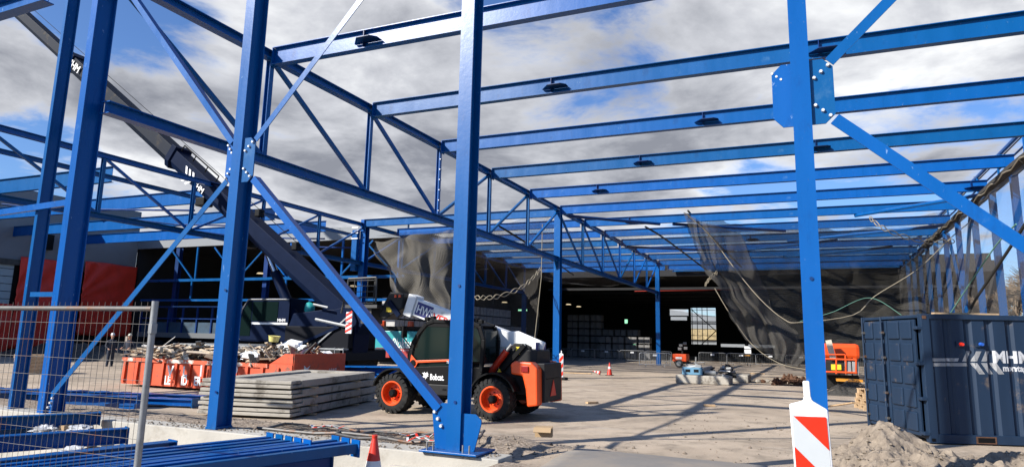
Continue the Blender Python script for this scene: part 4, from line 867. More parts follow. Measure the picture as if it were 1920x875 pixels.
def wrap(p, s_, seed, n=30):
    vs = []; k = n//2; b_ = MB(); sd = Vector((seed*7.3, seed*3.1, 0))
    for i in range(k+1):
        t = math.pi*i/k
        for j in range(n):
            a = 2*math.pi*j/n; d = Vector((math.sin(t)*math.cos(a), math.sin(t)*math.sin(a), math.cos(t)))
            q = 1+.55*mn.noise(d*1.5+sd)+.4*mn.noise(d*4.5+sd)+.15*mn.noise(d*11+sd); vs.append(Vector(p)+Vector((d.x*s_[0]*q, d.y*s_[1]*q, d.z*s_[2]*q)))
    return b_.add(vs, [(i*n+j, (i+1)*n+j, (i+1)*n+(j+1) % n, i*n+(j+1) % n) for i in range(k) for j in range(n)])
def bag(px, py, Y, s_, label, m=PLASTIC_W, name='plastic_bag', n=16):
    p = at(px, py, Y=Y); b_ = MB(); k = n//2; vs = []
    for i in range(k+1):
        t = math.pi*i/k
        for j in range(n):
            a = 2*math.pi*j/n; d = Vector((math.sin(t)*math.cos(a), math.sin(t)*math.sin(a), math.cos(t)))
            q = 1+.45*mn.noise(d*1.7+p)+.25*mn.noise(d*4+p); vs.append(p+Vector((d.x*s_[0]*q, d.y*s_[1]*q, d.z*s_[2]*q)))
    b_.add(vs, [(i*n+j, (i+1)*n+j, (i+1)*n+(j+1) % n, i*n+(j+1) % n) for i in range(k) for j in range(n)])
    return tag(b_.build(name, m), label, 'plastic bag' if m is PLASTIC_W else 'tub', 'white plastic on the waste' if m is PLASTIC_W else None)
bag(470, 668, 15.5, (.34, .2, .16), 'crumpled white plastic bag on the skip heap, leftmost and lowest')
bag(545, 651, 16.3, (.42, .25, .20), 'largest crumpled white plastic sheet on top of the skip heap')
bag(566, 657, 16.3, (.22, .2, .16), 'white plastic bag just right of the largest plastic sheet on the skip')
bag(607, 668, 17.2, (.42, .2, .15), 'white plastic sheeting hanging over the right end of the skip')
p = at(513, 640, Y=16); t = tag(MB().lathe([(0, 0), (.13, 0), (.17, .17), (.19, .17), (.12, .16), (0, .14)], p, (.1, 0, 1), 16).build('tub', [mat('pale_yellow', (.7, .62, .2), .5)], smooth=True), 'pale yellow plastic tub on top of the skip heap', 'tub')

# ================================================================== BLUE STEEL PACKS ON THE GROUND
rnd = random.Random(5)
pk = [((-19.5, 10.9), (-13.4, 12.6), .16), ((-19.0, 10.3), (-13.1, 11.9), .14), ((-18.4, 9.6), (-13.9, 11.1), .22), ((-17.8, 9.0), (-13.2, 10.5), .12), ((-16.4, 8.6), (-13.0, 9.7), .20), ((-16.0, 8.0), (-12.5, 9.0), .14), ((-19.6, 9.4), (-16.8, 10.2), .2)]
pn = ['rearmost', 'second from the rear', 'tall middle', 'low middle', 'second from the front', 'frontmost', 'short leftmost']
for i, ((xa_, ya_), (xb_, yb_), h) in enumerate(pk):
    t = thing('steel_section', f'{pn[i]} blue steel section lying on the ground behind the fence', 'steel section', (xa_, ya_, 0), 'blue steel sections on the ground')
    a = Vector((xa_, ya_, h/2+.05)); b_ = Vector((xb_, yb_, h/2+.05)); MB().ibeam(a, b_, h, .24+.1*(i % 3), .012, .2 if i % 2 else .01).build('girder', BLUE, t)
    d = (b_-a).normalized(); s = Vector((-d.y, d.x, 0)); L_ = (b_-a).length
    for k in range(int(L_/.6)):
        q = a+d*(.3+k*.6)+s*.17; MB().box(q-Vector((0, 0, 0)), (.25, .12, h*1.05), math.atan2(d.y, d.x)).build('cleat', BLUE, t)
    MB().box(a-d*.01, (.02, .42, h+.06), math.atan2(d.y, d.x)).build('end_plate', BLUE, t); MB().box(b_+d*.01, (.02, .42, h+.06), math.atan2(d.y, d.x)).build('end_plate', BLUE, t)

# ================================================================== FOREGROUND STEEL
def bundle_bar(a, b_, w_, h, label, end='plate', m=BLUE, grp='blue steel tubes stacked before the plinth'):
    t = thing('steel_tube', label, 'steel tube', tuple(a), grp); a = Vector(a); b_ = Vector(b_); d = (b_-a).normalized(); ang = math.atan2(d.y, d.x)
    MB().bar(a, b_, w_, h).build('tube', m, t, bevel=.006)
    MB().box(b_+d*.008, (.014, w_+.05, h+.07), ang).build('end_plate', m, t)
    return t
Zt = .70; e1, e2 = Vector((-5.13, 5.66, Zt)), Vector((-4.16, 5.86, Zt)); dr = Vector((-.45, -2.35, 0)).normalized(); dr = (at(0, 868, Z=Zt)-at(505, 816, Z=Zt)).normalized()
tl = ['leftmost', 'second from left', 'third from left', 'middle left', 'middle right', 'third from right', 'second from right', 'rightmost and nearest']
ends = [(505+i*17.5, 817+i*3.3) for i in range(5)]+[(628+i*19, 822.5+i*4) for i in range(3)]
starts = [(-120, 889), (-120, 897), (-120, 906), (-120, 916), (-120, 927), (-120, 938), (-120, 952), (-120, 972)]
for i in range(8):
    e_ = at(*ends[i], Z=Zt); s_ = e_+dr*6.5; bundle_bar(s_+Vector((0, 0, -.045)), e_+Vector((0, 0, -.045)), .075, .09, f'{tl[i]} blue steel tube in the top layer of the foreground bundle')
for i in range(5):
    e_ = at(470+i*36, 856+i*3, Z=.52); bundle_bar(e_+dr*6, e_, .10, .13, f'{["leftmost","second","middle","fourth","rightmost"][i]} blue steel tube in the lower layer of the foreground bundle', m=BLUE_D)
for i, (q, k) in enumerate(((1.2, 0), (4.0, 0))):
    p_ = at(560, 835, Z=.42)+dr*q; tag(MB().box((p_.x, p_.y, .18), (1.9, .12, .5), .25).build('bearer', WOOD), ['timber bearer under the right end of the foreground tube bundle', 'timber bearer under the left part of the foreground tube bundle'][i], 'timber')
fgb = [((186, 783), (-160, 800), .5, .16, 'upper blue girder lying behind the mesh fence with a bright top edge'), ((237, 815), (-160, 842), .5, .17, 'middle blue girder lying behind the mesh fence'), ((323, 836), (-60, 880), .5, .12, 'lower dark blue girder lying behind the mesh fence'), ((180, 800), (-160, 822), .34, .12, 'low blue girder under the upper girder behind the mesh fence'), ((232, 845), (-100, 885), .3, .14, 'lowest blue girder, at the bottom left behind the mesh fence')]
for (a, b_, z, h, l) in fgb:
    A_, B_ = at(*b_, Z=z), at(*a, Z=z); t = thing('steel_girder', l, 'steel girder', tuple(A_), 'blue girders behind the fence')
    MB().ibeam(A_, B_, h, .16, .012, .01).build('girder', BLUE, t); d = (B_-A_).normalized(); MB().box(B_, (.014, .18, h+.02), math.atan2(d.y, d.x)).build('end_plate', BLUE, t)
for i, (x, y, z) in enumerate(((85, 805, .42), (150, 803, .44), (140, 846, .40), (300, 868, .38))):
    o = bag(x, y, 1, (.26, .12, .05), ['left crumpled white plastic wrap between the girders behind the fence', 'right crumpled white plastic wrap beside a timber block behind the fence', 'white plastic wrap under the lower girder behind the fence', 'white plastic scrap at the foot of the fence post'][i])
    bpy.data.objects.remove(o)
    p = at(x, y, Z=z); b_ = wrap(p, (.20, .09, .05), i+1); tag(b_.build('plastic_wrap', mat('grey_film', (.42, .43, .45), .3, var=.25, vscale=8, bump=.5, bscale=14), smooth=True), ['left crumpled white plastic wrap between the girders behind the fence', 'right crumpled white plastic wrap beside a timber block behind the fence', 'white plastic wrap under the lower girder behind the fence', 'white plastic scrap at the foot of the fence post'][i], 'plastic wrap')
p = at(555, 862, Z=.47); tag(wrap(p, (.15, .10, .05), 9).build('plastic_wrap', MATS['grey_film'], smooth=True), 'white plastic wrap caught between the layers of the tube bundle', 'plastic wrap')
for i, (x, y, z) in enumerate(((130, 803, .38), (162, 850, .34))): tag(MB().box(at(x, y, Z=z), (.08, .3, .12), .3).build('timber_block', WOOD), ['timber block between the upper girders behind the fence', 'timber block beneath the lower girder behind the fence'][i], 'timber')

# ================================================================== TEMPORARY FENCE
fn = thing('mesh_fence', 'galvanised mesh fence panel in the left foreground', 'fence', (-3.85, 3.1, -.4))
fr = at(291, 567, Y=3.1); XR_ = fr.x; zt_ = at(285, 574, Y=3.1).z
MB().tube((XR_, 3.1, -.4), (XR_, 3.1, fr.z+.01), .021, 12).build('frame_post', GALV, fn, smooth=True)
MB().tube((XR_-3.5, 3.1, zt_-.015), (XR_-.02, 3.1, zt_-.015), .017, 12).build('top_rail', GALV_D, fn, smooth=True)
x = XR_-.06; i = 0
while x > XR_-3.4:
    MB().tube((x, 3.095, -.35), (x, 3.095, zt_+.028), .0014, 5).build('vertical_wire', GALV_D, fn); x -= .058; i += 1
for k in range(8): MB().path([(XR_-3.4+j*.2, 3.09+.004*random.random(), zt_-.115-.118*k+.004*random.random()) for j in range(18)], .0016, 5).build('horizontal_wire', GALV_D, fn)
MB().box((XR_+.015, 3.09, zt_-.14), (.03, .04, .06)).build('coupler', GALV, fn)

# ================================================================== CONTAINER
cu1 = Vector((.932, .362, 0)).normalized(); cv1 = Vector((-cu1.y, cu1.x, 0)); co = Vector((1.89, 14.9, .02)); CA = math.atan2(cu1.y, cu1.x)
def cp(u, v, z): return co+cu1*u+cv1*v+Z1*z
ct = thing('shipping_container', 'navy steel site container with white arrow emblem beside the gravel pile', 'container', tuple(co))
LC, WC, HC = 6.0, 2.42, 2.34
def cbox(u0, u1, v0, v1, z0, z1, name, m=NAVYC, bev=.008):
    return MB().box(cp((u0+u1)/2, (v0+v1)/2, (z0+z1)/2), (u1-u0, v1-v0, z1-z0), CA).build(name, m, ct, bevel=bev)
for (u, v) in ((0, 0), (LC-.13, 0), (0, WC-.13), (LC-.13, WC-.13)): cbox(u, u+.16, v, v+.13, 0, HC, 'corner_post')
cbox(.16, LC-.13, .0, .09, HC-.09, HC, 'top_rail'); cbox(.16, LC-.13, .0, .09, 0, .16, 'bottom_rail')
cbox(.02, LC, .04, WC-.04, HC-.07, HC-.01, 'roof'); cbox(.05, LC-.1, .1, WC-.05, .05, .15, 'floor'); cbox(.16, LC-.1, WC-.08, WC, .05, HC, 'back_side'); cbox(LC-.1, LC, .1, WC, .05, HC, 'rear_end')
side = MB(); u = .18; prof = []
while u < LC-.2:
    prof += [(u, .03), (u+.22, .03), (u+.265, .075), (u+.335, .075)]; u += .38
vs = [cp(a, b_, .155) for a, b_ in prof]+[cp(a, b_, HC-.085) for a, b_ in prof]; n = len(prof)
# wide flat panels in the photo: shallow trapezoids
side.add(vs, [(i, i+1, n+i+1, n+i) for i in range(n-1)]); side.build('corrugated_side', NAVYC, ct)
MB().box(cp(1.0, -.004, .075), (.30, .012, .085), CA).build('fork_pocket', BLACK, ct); MB().box(cp(1.0, .0, .075), (.36, .016, .125), CA).build('pocket_frame', RUST, ct)
MB().box(cp(.06, -.004, .06), (.06, .012, .05), CA).build('casting_hole', BLACK, ct); MB().box(cp(.06, -.004, HC-.06), (.07, .014, .06), CA).build('casting_hole', RUST, ct)
# door end
dx_ = MB()
for (v0, v1) in ((.16, 1.17), (1.22, 2.26)):
    cbox(-.055, -.01, v0, v1, .10, HC-.10, 'door')
    for k in range(5):
        z0 = .17+k*.425; 
        for (a, b_) in ((v0+.08, v0+.46), (v0+.54, v1-.06)): cbox(-.09, -.05, a, b_, z0, z0+.345, 'door_panel', bev=.02)
for v in (1.28, 2.10):
    MB().tube(cp(-.125, v, .10), cp(-.125, v, HC-.02), .018, 8).build('locking_bar', NAVYC, ct)
    for z in (.3, .8, 1.5, 2.0): MB().box(cp(-.11, v, z), (.05, .09, .045), CA).build('bar_guide', GALV_D, ct)
for z in (.16, .78, 1.42, 2.08): MB().box(cp(-.03, .08, z), (.13, .16, .06), CA).build('hinge', NAVYC, ct, bevel=.01)
MB().bb((0, 0, 0), (0, 0, 0))
# emblem and lettering
def conform(o):
    import bmesh
    bm = bmesh.new(); bm.from_mesh(o.data); off = Vector(ct['_o'])
    for (a, _) in prof:
        pc_ = cp(a, 0, 0)-off; bmesh.ops.bisect_plane(bm, geom=bm.verts[:]+bm.edges[:]+bm.faces[:], plane_co=pc_, plane_no=cu1)
    for v in bm.verts:
        r_ = v.co+off-co; u_ = r_.dot(cu1); w0 = r_.dot(cv1); d = prof[0][1]
        for (a, da), (b2, db2) in zip(prof[:-1], prof[1:]):
            if a <= u_ <= b2: d = da+(db2-da)*(u_-a)/(b2-a); break
        v.co += cv1*(d-.003-w0)
    bm.to_mesh(o.data); bm.free()
yv = -.0
def ctu(px): # horizontal position along the side seen at that survey pixel
    d = _fw+_rt*((px-CX)/F)-_up*((660-CY)/F); n_ = Vector((cu1.y, -cu1.x, 0)); t = (co-Vector((0, 0, CH))).dot(n_)/d.dot(n_); return (Vector((0, 0, CH))+d*t-co).dot(cu1)
def ctz(px, py):
    d = _fw+_rt*((px-CX)/F)-_up*((py-CY)/F); n_ = Vector((cu1.y, -cu1.x, 0)); t = (co-Vector((0, 0, CH))).dot(n_)/d.dot(n_); return (Vector((0, 0, CH))+d*t).z-co.z
CTEXT = mat('worn_white_lettering', (.52, .53, .55), .6, dirt=(.10, .12, .16), dscale=9, dth=(.60, .72))
def deco(pts, name='emblem'):
    o = MB().plate([(ctu(a)*1.0, ctz(a, b_)) for a, b_ in pts], cp(0, .022, 0), cu1, Z1, .0).build(name, CTEXT, ct); conform(o)
deco([(1740, 671), (1799, 671), (1796, 677), (1740, 677)]); deco([(1740, 680), (1812, 680), (1817, 686), (1740, 686)])
for k in range(3):
    x = 1804+k*18; deco([(x, 677), (x+10, 677), (x+20, 658), (x+10, 658)]); deco([(x+17, 680), (x+28, 680), (x+41, 701), (x+30, 701)])
conform(text('MHM', cp(ctu(1863), .020, ctz(1867, 679)), cu1, Z1, .215, CTEXT, ct, bold=.035, sx=1.0)); conform(text('montage', cp(ctu(1879), .020, ctz(1879, 695)), cu1, Z1, .115, CTEXT, ct, bold=.035, sx=.9))
for (px, m, l) in ((1803, RED, 'red_socket'), (1840, mat('socket_blue', (.02, .1, .45), .4), 'blue_socket')):
    p = cp(ctu(px), .0, ctz(px, 645)); MB().lathe([(0, .06), (.03, .06), (.038, 0)], p, -cv1, 12).build(l, m, ct, smooth=True); MB().box(p+cv1*.01, (.16, .02, .1), CA).build('socket_plate', NAVYC, ct)
tag(MB().box(cp(1.0, .3, HC+.03), (1.2, .12, .03), CA).build('plank', WOOD), 'pale plank lying on the container roof edge', 'plank')

# ================================================================== GRAVEL PILE
pm = MB(); nxp, nyp = 210, 150; vs = []
bl_ = [(.82, 11.0, .50, .50, .95), (1.35, 10.9, .62, .5, .42), (.45, 10.4, .7, .6, .28), (1.55, 9.6, .8, .6, .38), (2.3, 9.7, .7, .6, .40), (3.2, 9.4, 1.0, .7, .35), (1.0, 9.2, .7, .5, .22), (2.15, 10.9, .45, .4, .26), (.9, 10.2, .6, .5, .25), (2.0, 8.6, .8, .5, .22), (2.9, 8.9, .6, .5, .30), (.5, 9.6, .5, .4, .2), (3.9, 10.0, .6, .5, .3)]
for j in range(nyp+1):
    for i in range(nxp+1):
        x = -.25+i*5.6/nxp; y = 7.6+j*4.6/nyp; h = 0
        for (a, b_, sa, sb_, hh) in bl_: h = max(h, hh*math.exp(-((x-a)/sa)**2-((y-b_)/sb_)**2)) if False else h+hh*.72*math.exp(-((x-a)/sa)**2-((y-b_)/sb_)**2)
        v = Vector((x, y, 0)); nz_ = .10*mn.noise(v*2.2)+.07*mn.noise(v*5.5)+.055*mn.noise(v*11)+.03*mn.noise(v*24)
        e_ = min(1, h/.12); z = gh(x, y)+h*.76+nz_*e_-.03*(1-e_)
        vs.append((x, y, z))
pm.add(vs, [(j*(nxp+1)+i, j*(nxp+1)+i+1, (j+1)*(nxp+1)+i+1, (j+1)*(nxp+1)+i) for j in range(nyp) for i in range(nxp)])
tag(pm.build('gravel_pile', PILE, smooth=True), 'heap of loose sandy gravel in front of the navy container', 'gravel pile')
PZ = [Vector(v) for v in vs]
gs = MB(); rnd = random.Random(11)
for i in range(1500):
    v = rnd.choice(PZ); s_ = rnd.choice((.008, .012, .018, .03)) if rnd.random() > .04 else .05
    if v.z-gh(v.x, v.y) < .03: continue
    gs.ball(v+Vector((rnd.uniform(-.02, .02), rnd.uniform(-.02, .02), s_*.3)), (s_, s_*.9, s_*.7), 5, jit=.35)
for i in range(1500):
    x, y = (rnd.uniform(-9, -2.9), rnd.uniform(7.3, 11.2)) if i % 3 else (rnd.uniform(-3, 2), rnd.uniform(7.5, 18))
    s_ = rnd.choice((.008, .012, .02)) if rnd.random() > .05 else .035
    gs.ball((x, y, gh(x, y)+s_*.3), (s_, s_*.9, s_*.7), 5, jit=.35)
kind(tag(gs.build('loose_stones', PILE), 'small loose stones scattered over the gravel and gateway ground', 'stones'), 'stuff')

# ================================================================== MARKER BOARDS AND CONES
def marker(px_l, px_r, Y, z0, zs, label, base=True, flip=1):
    a_, b_ = at(px_l, 790, Y=Y), at(px_r, 790, Y=Y); W = b_.x-a_.x; xc = (a_.x+b_.x)/2
    t = thing('marker_board', label, 'marker board', (xc, Y, z0), 'striped marker boards'); H = zs-z0; hw = W/2
    MB().plate([(-hw, 0), (hw, 0), (hw, H-.03*W/.22), (hw*.25, H+.02), (.018, H+.045), (.018, H+.13), (-.018, H+.13), (-.018, H+.045), (-hw*.25, H+.02), (-hw, H)], (xc, Y, z0), X1, Z1, .035).build('frame', PLASTIC_W, t, bevel=.008)
    m_ = MB(); st = W*1.15; y = Y-.0195; iw = hw*.90; top = H-.055; bot = .04
    m_.add([(xc-iw, y, z0+bot), (xc+iw, y, z0+bot), (xc+iw, y, z0+top-.02), (xc-iw, y, z0+top)], [(0, 1, 2, 3)], 0)
    sl_ = -1.0*flip; k = 0; wd = 2*iw*.98
    for k in range(-1, 12):
        zt0 = top+wd-k*2*wd
        q = [(-iw, zt0), (iw, zt0+sl_*2*iw*1.06), (iw, zt0-wd+sl_*2*iw*1.06), (-iw, zt0-wd)]
        # clip to the panel
        def clip(poly, f, inter):
            o = []
            for i in range(len(poly)):
                A_, B_ = poly[i-1], poly[i]
                if f(B_):
                    if not f(A_): o.append(inter(A_, B_))
                    o.append(B_)
                elif f(A_): o.append(inter(A_, B_))
            return o
        tl_ = lambda x: top-.02*(x+iw)/(2*iw)
        q = clip(q, lambda v: v[1] <= top-.01, lambda A_, B_: (A_[0]+(B_[0]-A_[0])*((top-.01-A_[1])/(B_[1]-A_[1])), top-.01)) 
        if q: q = clip(q, lambda v: v[1] >= bot, lambda A_, B_: (A_[0]+(B_[0]-A_[0])*((bot-A_[1])/(B_[1]-A_[1])), bot))
        if len(q) > 2: m_.add([(xc+v[0], y-.0025, z0+v[1]) for v in q], [tuple(range(len(q)))], 1)
    m_.build('striped_face', [mat('reflective_white', (.44, .47, .49), .35, var=.08, dirt=(.35, .33, .28), dscale=6, dth=(.62, .75)), mat('reflective_red', (.56, .022, .005), .35, spec=.3, var=.1, dirt=(.4, .08, .04), dscale=6, dth=(.62, .75))], t)
    if base: MB().bb((xc-W*1.3, Y-.2, z0-.12), (xc+W*1.3, Y+.2, z0)).build('foot', RUBBER, t, bevel=.03)
    return t
mk1 = marker(1496, 1568, 4.3, .22, at(1515, 757, Y=4.3).z, 'large red and white striped marker board in the right foreground')
mk1.rotation_euler = (0, R(-2.0), 0)
marker(1047.5, 1055.5, 28.6, .12, 1.12, 'small distant striped marker board at the foot of the first inner column', flip=-1)
def cone(p, h, label, tilt=None):
    t = thing('traffic_cone', label, 'traffic cone', tuple(p), 'red and white traffic cones'); r = h*.23
    c_ = MB(); pr_ = []
    segs = [(0, .13, 0), (.13, .40, 0), (.40, .57, 1), (.57, .78, 0), (.78, 1.0, 0)]
    segs = [(.04, .24, 0), (.24, .42, 1), (.42, .64, 0), (.64, .80, 1), (.80, .98, 0)] if h < .6 else [(.04, .36, 0), (.36, .52, 0), (.52, .70, 1), (.70, .96, 0), (.96, 1.0, 0)]
    for a, b_, mi_ in segs:
        c_.lathe([(r*(1-a*.86), a*h), (r*(1-b_*.86), b_*h)], p, Z1, 20, mi_)
    c_.lathe([(r*.14, .98*h), (r*.17, 1.0*h), (r*.16, 1.03*h), (0, 1.03*h)], p, Z1, 16, 0)
    c_.build('cone_body', [mat('cone_red', (.62, .03, .012), .4), PLASTIC_W], t, smooth=True)
    MB().box(Vector(p)+Vector((0, 0, h*.02)), (r*2.5, r*2.5, h*.05)).build('cone_foot', RUBBER, t, bevel=.01)
    return t
pc = at(703, 815, Y=6.05); cone((pc.x, 6.05, pc.z-.77), .75, 'traffic cone in front of the concrete plinth at the bottom of the photo')
pc2 = at(1143, 703, Z=.0); c2_ = cone((pc2.x, pc2.y, 0), .62, 'distant small traffic cone on the open yard floor')
fl = cone((0, 0, 0), .40, 'toppled traffic cone lying beside the distant small cone'); fl.location = (pc2.x-.45, pc2.y-.1, .1); fl.rotation_euler = (R(10), R(-78), 0)

# cardboard box and fallen mesh panels
p = at(1020, 812, Z=.33); bx = thing('cardboard_box', 'open brown cardboard box on the gravel right of the front column', 'box', (p.x, p.y, .3))
MB().box((p.x, p.y, .36), (.26, .22, .14), .3).build('box_body', mat('cardboard', (.42, .29, .16), .8, var=.1), bx); MB().box((p.x+.03, p.y-.16, .40), (.26, .12, .008), Matrix.Rotation(.3, 3, 'Z') @ Matrix.Rotation(.5, 3, 'X')).build('flap', MATS['cardboard'], bx)
def fallen(c, ang, L_, W_, label, z=.47):
    t = thing('fallen_fence_panel', label, 'fence panel', (c[0], c[1], z), 'mesh fence panels lying flat'); ux = Vector((math.cos(ang), math.sin(ang), 0)); uy = Vector((-ux.y, ux.x, 0))
    def q(a, b_, dz=0):
        v = Vector((c[0], c[1], 0))+ux*a+uy*b_; return Vector((v.x, v.y, gh(v.x, v.y)+.06+dz))
    fr2 = MB(); 
    for (a, b_) in (((0, 0), (L_, 0)), ((0, W_), (L_, W_)), ((0, 0), (0, W_)), ((L_, 0), (L_, W_)), ((L_*.5, 0), (L_*.5, W_))):
        fr2.path([q(a[0]+(b_[0]-a[0])*k/6, a[1]+(b_[1]-a[1])*k/6, .02) for k in range(7)], .019, 6)
    fr2.build('frame', GALV_D, t)
    wr = MB()
    for i in range(int(L_/.10)): wr.path([q(i*.10, W_*k/5) for k in range(6)], .004, 4)
    for i in range(int(W_/.18)): wr.path([q(L_*k/10, i*.18) for k in range(11)], .004, 4)
    wr.build('wire_mesh', GALV_D, t)
fallen((-7.0, 7.42), .12, 2.7, 1.25, 'grey mesh fence panel lying flat behind the plinth, the left one'); fallen((-5.7, 7.45), .30, 1.8, .9, 'grey mesh fence panel lying flat behind the plinth, the right one')
for i, (x, y) in enumerate(((-6.55, 7.95), (-5.0, 7.9), (-4.75, 7.6))):
    m_ = MB(); rr = random.Random(i); pts = [Vector((x+k*.07, y+rr.uniform(-.06, .06), gh(x+k*.07, y)+.09+rr.uniform(0, .05))) for k in range(9)]
    for k in range(8): m_.bar(pts[k], pts[k+1], .03, .006, m=k % 2)
    tag(m_.build('barrier_tape', [PLASTIC_W, RED]), ['left scrap of red and white barrier tape on the flat mesh', 'middle scrap of red and white tape near the front column', 'scrap of red and white tape closest to the front column foot'][i], 'barrier tape')

# ================================================================== MIDDLE DISTANCE
# kerbed island with a broken light blue machine
isl = thing('concrete_block', 'long low concrete block with light blue machinery lying on it', 'concrete block', (-4.4, 30.3, 0), 'low concrete blocks')
MB().bb((-5.45, 30.1, 0), (-3.25, 31.6, .36)).build('block', SLAB, isl, bevel=.05)
i2 = thing('concrete_block', 'shorter concrete block right behind the machinery', 'concrete block', (-2.9, 33.4, 0), 'low concrete blocks'); MB().bb((-3.6, 32.6, 0), (-2.7, 34.2, .34)).build('block', SLAB, i2, bevel=.05)
mc = thing('scrap_machine', 'dismantled light blue and grey machine lying on the concrete block', 'machine', (-4.4, 30.8, .37))
MB().bb((-5.2, 30.25, .37), (-4.35, 30.9, .68)).build('housing', LBLUE, mc, bevel=.02)
for x in (-5.05, -4.7): MB().bb((x, 30.24, .48), (x+.2, 30.252, .60)).build('opening', BLACK, mc)
rr = random.Random(4); nm = ['motor', 'arm', 'bracket', 'pipe', 'cover', 'link']
for k in range(26):
    x = rr.uniform(-4.9, -3.2); y = rr.uniform(30.4, 31.4); z = rr.uniform(.42, .80)-abs(x+4.1)*.12
    m_ = MB(); rot = Matrix.Rotation(rr.uniform(0, 3), 3, 'Z') @ Matrix.Rotation(rr.uniform(-.4, .4), 3, 'Y')
    if k % 3 == 0: m_.tube((x-.25, y, z), (x+.2, y+rr.uniform(-.2, .2), z+rr.uniform(-.1, .1)), rr.uniform(.04, .12), 8)
    else: m_.box((x, y, z), (rr.uniform(.2, .6), rr.uniform(.08, .2), rr.uniform(.06, .2)), rot)
    m_.build(nm[k % 6], [LIGHTG, DGREY, LIGHTG, GALV][k % 4], mc, bevel=.01)
for i in range(3): tag(MB().ball((-2.35+i*.2, 33.2+i*.1, .08), (.13, .1, .08), 7, jit=.3).build('rubble_stone', [SLAB, RUST, SLAB][i]), ['pale lump of rubble right of the concrete blocks', 'rusty lump of rubble right of the concrete blocks', 'outermost lump of rubble right of the concrete blocks'][i], 'rubble')

# generator light tower
ge = thing('generator_trailer', 'small orange generator trailer with folded light mast beside the barriers', 'generator', (-8.2, 48.6, 0))
gx0, gx1 = at(1264, 680, Y=48.6).x, at(1290, 680, Y=48.6).x; gz0, gz1 = at(1280, 677, Y=48.6).z, at(1280, 663, Y=48.6).z
MB().bb((gx0, 48.0, gz0), (gx1, 49.3, gz1)).build('canopy', ORANGE, ge, bevel=.05); MB().bb((gx0+.1, 48.05, gz0-.14), (gx1+.1, 49.2, gz0-.005)).build('chassis', BLACK, ge)
MB().plate([(0, 0), (.42, 0), (.42, .14), (0, .14)], (gx0+.22, 47.985, (gz0+gz1)/2-.08), X1, Z1, .01).build('label_plate', PLASTIC_W, ge)
MB().lathe([(0, -.08), (.2, -.1), (.27, -.08), (.28, .05), (0, .08)], (gx0+.45, 47.95, .28), (0, 1, 0), 18).build('wheel', mat('tyre_grey', (.03, .03, .03), .8), ge, smooth=True); MB().lathe([(0, .03), (.15, .02), (.16, 0)], (gx0+.45, 47.85, .28), (0, -1, 0), 14).build('rim', LIGHTG, ge)
MB().path([(gx1, 48.6, .3), (gx1+.6, 48.6, .35), (gx1+1.1, 48.6, .4)], .05).build('drawbar', GALV, ge); MB().tube((gx1+.5, 48.6, 0), (gx1+.55, 48.6, .75), .06, 8).build('jockey_wheel', LIGHTG, ge)
MB().path([(gx1-.35, 48.5, gz1), (gx1-.35, 48.5, gz1+.7)], .07).build('mast', DGREY, ge)
for (dx, dz) in ((-.5, .35), (-.42, .6), (-.1, .4), (-.15, .72)): MB().box((gx1+dx, 48.4, gz1+dz), (.24, .12, .18)).build('flood_lamp', mat('lamp_grey', (.16, .16, .16), .4), ge, bevel=.02)

# crowd barriers
def barrier(loc, label, grp, m=GALV, rotz=0):
    t = thing('crowd_barrier', label, 'barrier', (0, 0, 0), grp); W, H = 2.1, .95
    MB().path([(-W/2, 0, .12), (-W/2, 0, H-.08), (-W/2+.08, 0, H), (W/2-.08, 0, H), (W/2, 0, H-.08), (W/2, 0, .12)], .024, 6).build('frame', m, t)
    MB().tube((-W/2, 0, .18), (W/2, 0, .18), .018, 6).build('lower_rail', m, t)
    b_ = MB()
    for i in range(1, 17): b_.tube((-W/2+i*W/17, 0, .18), (-W/2+i*W/17, 0, H), .009, 5)
    b_.build('bars', m, t)
    for s in (-1, 1): MB().path([(s*W*.3, -.3, 0), (s*W*.3, 0, .16), (s*W*.3, .3, 0)], .018, 5).build('foot', m, t)
    MB().bb((-.14, -.03, .74), (.14, -.026, .86)).build('label_plate', PLASTIC_W, t)
    t.location = loc; t.rotation_euler = (0, 0, rotz); return t
pb0, pb1 = at(1216, 688, Z=0), at(1265, 688, Z=0); lg = GALV
MATS['galv_light_in_colour'] = mat('galv_light_in_colour', (.42, .43, .44), .5, .2)  # lighter copy of the galvanised colour, sunlight painted into this one barrier
b0 = barrier((-10.0, 47.6, 0), 'sunlit crowd barrier at the foot of the furthest inner column', 'crowd barriers across the hall', MATS['galv_light_in_colour'], .35)
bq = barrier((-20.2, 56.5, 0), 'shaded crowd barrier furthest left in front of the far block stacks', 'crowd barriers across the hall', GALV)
for i in range(1, 12):
    if i == 5: continue
    copy_tree(bq, (-20.2+i*2.15, 56.5+.15*math.sin(i*2.1), 0), f'shaded crowd barrier {["", "second", "third", "fourth", "fifth", "", "sixth", "seventh", "eighth", "ninth", "tenth", "eleventh"][i]} from the left along the dark hall mouth', .03*math.sin(i*3.3))
# notice boards by the rear wall
for i, (x, y, w_, h_, m) in enumerate(((1402, 651, 12, 5, PLASTIC_W), (1402, 659, 12, 8, PLASTIC_W), (1401, 666, 10, 2.5, mat('amber_board', (.7, .3, .02), .5)))):
    p = at(x, y, Y=57.5); tag(MB().box((p.x, 57.5, p.z), (w_/24, .03, h_/24)).build('notice_board', m), ['upper white notice board standing in the hall mouth', 'lower white notice board standing in the hall mouth', 'amber notice strip under the white boards in the hall mouth'][i], 'notice board')
p = at(1402, 690, Y=57.55); tag(MB().tube((p.x, 57.56, 0), (p.x, 57.56, 2.3), .03, 6).build('sign_pole', DGREY), 'dark pole carrying the white notice boards', 'pole')

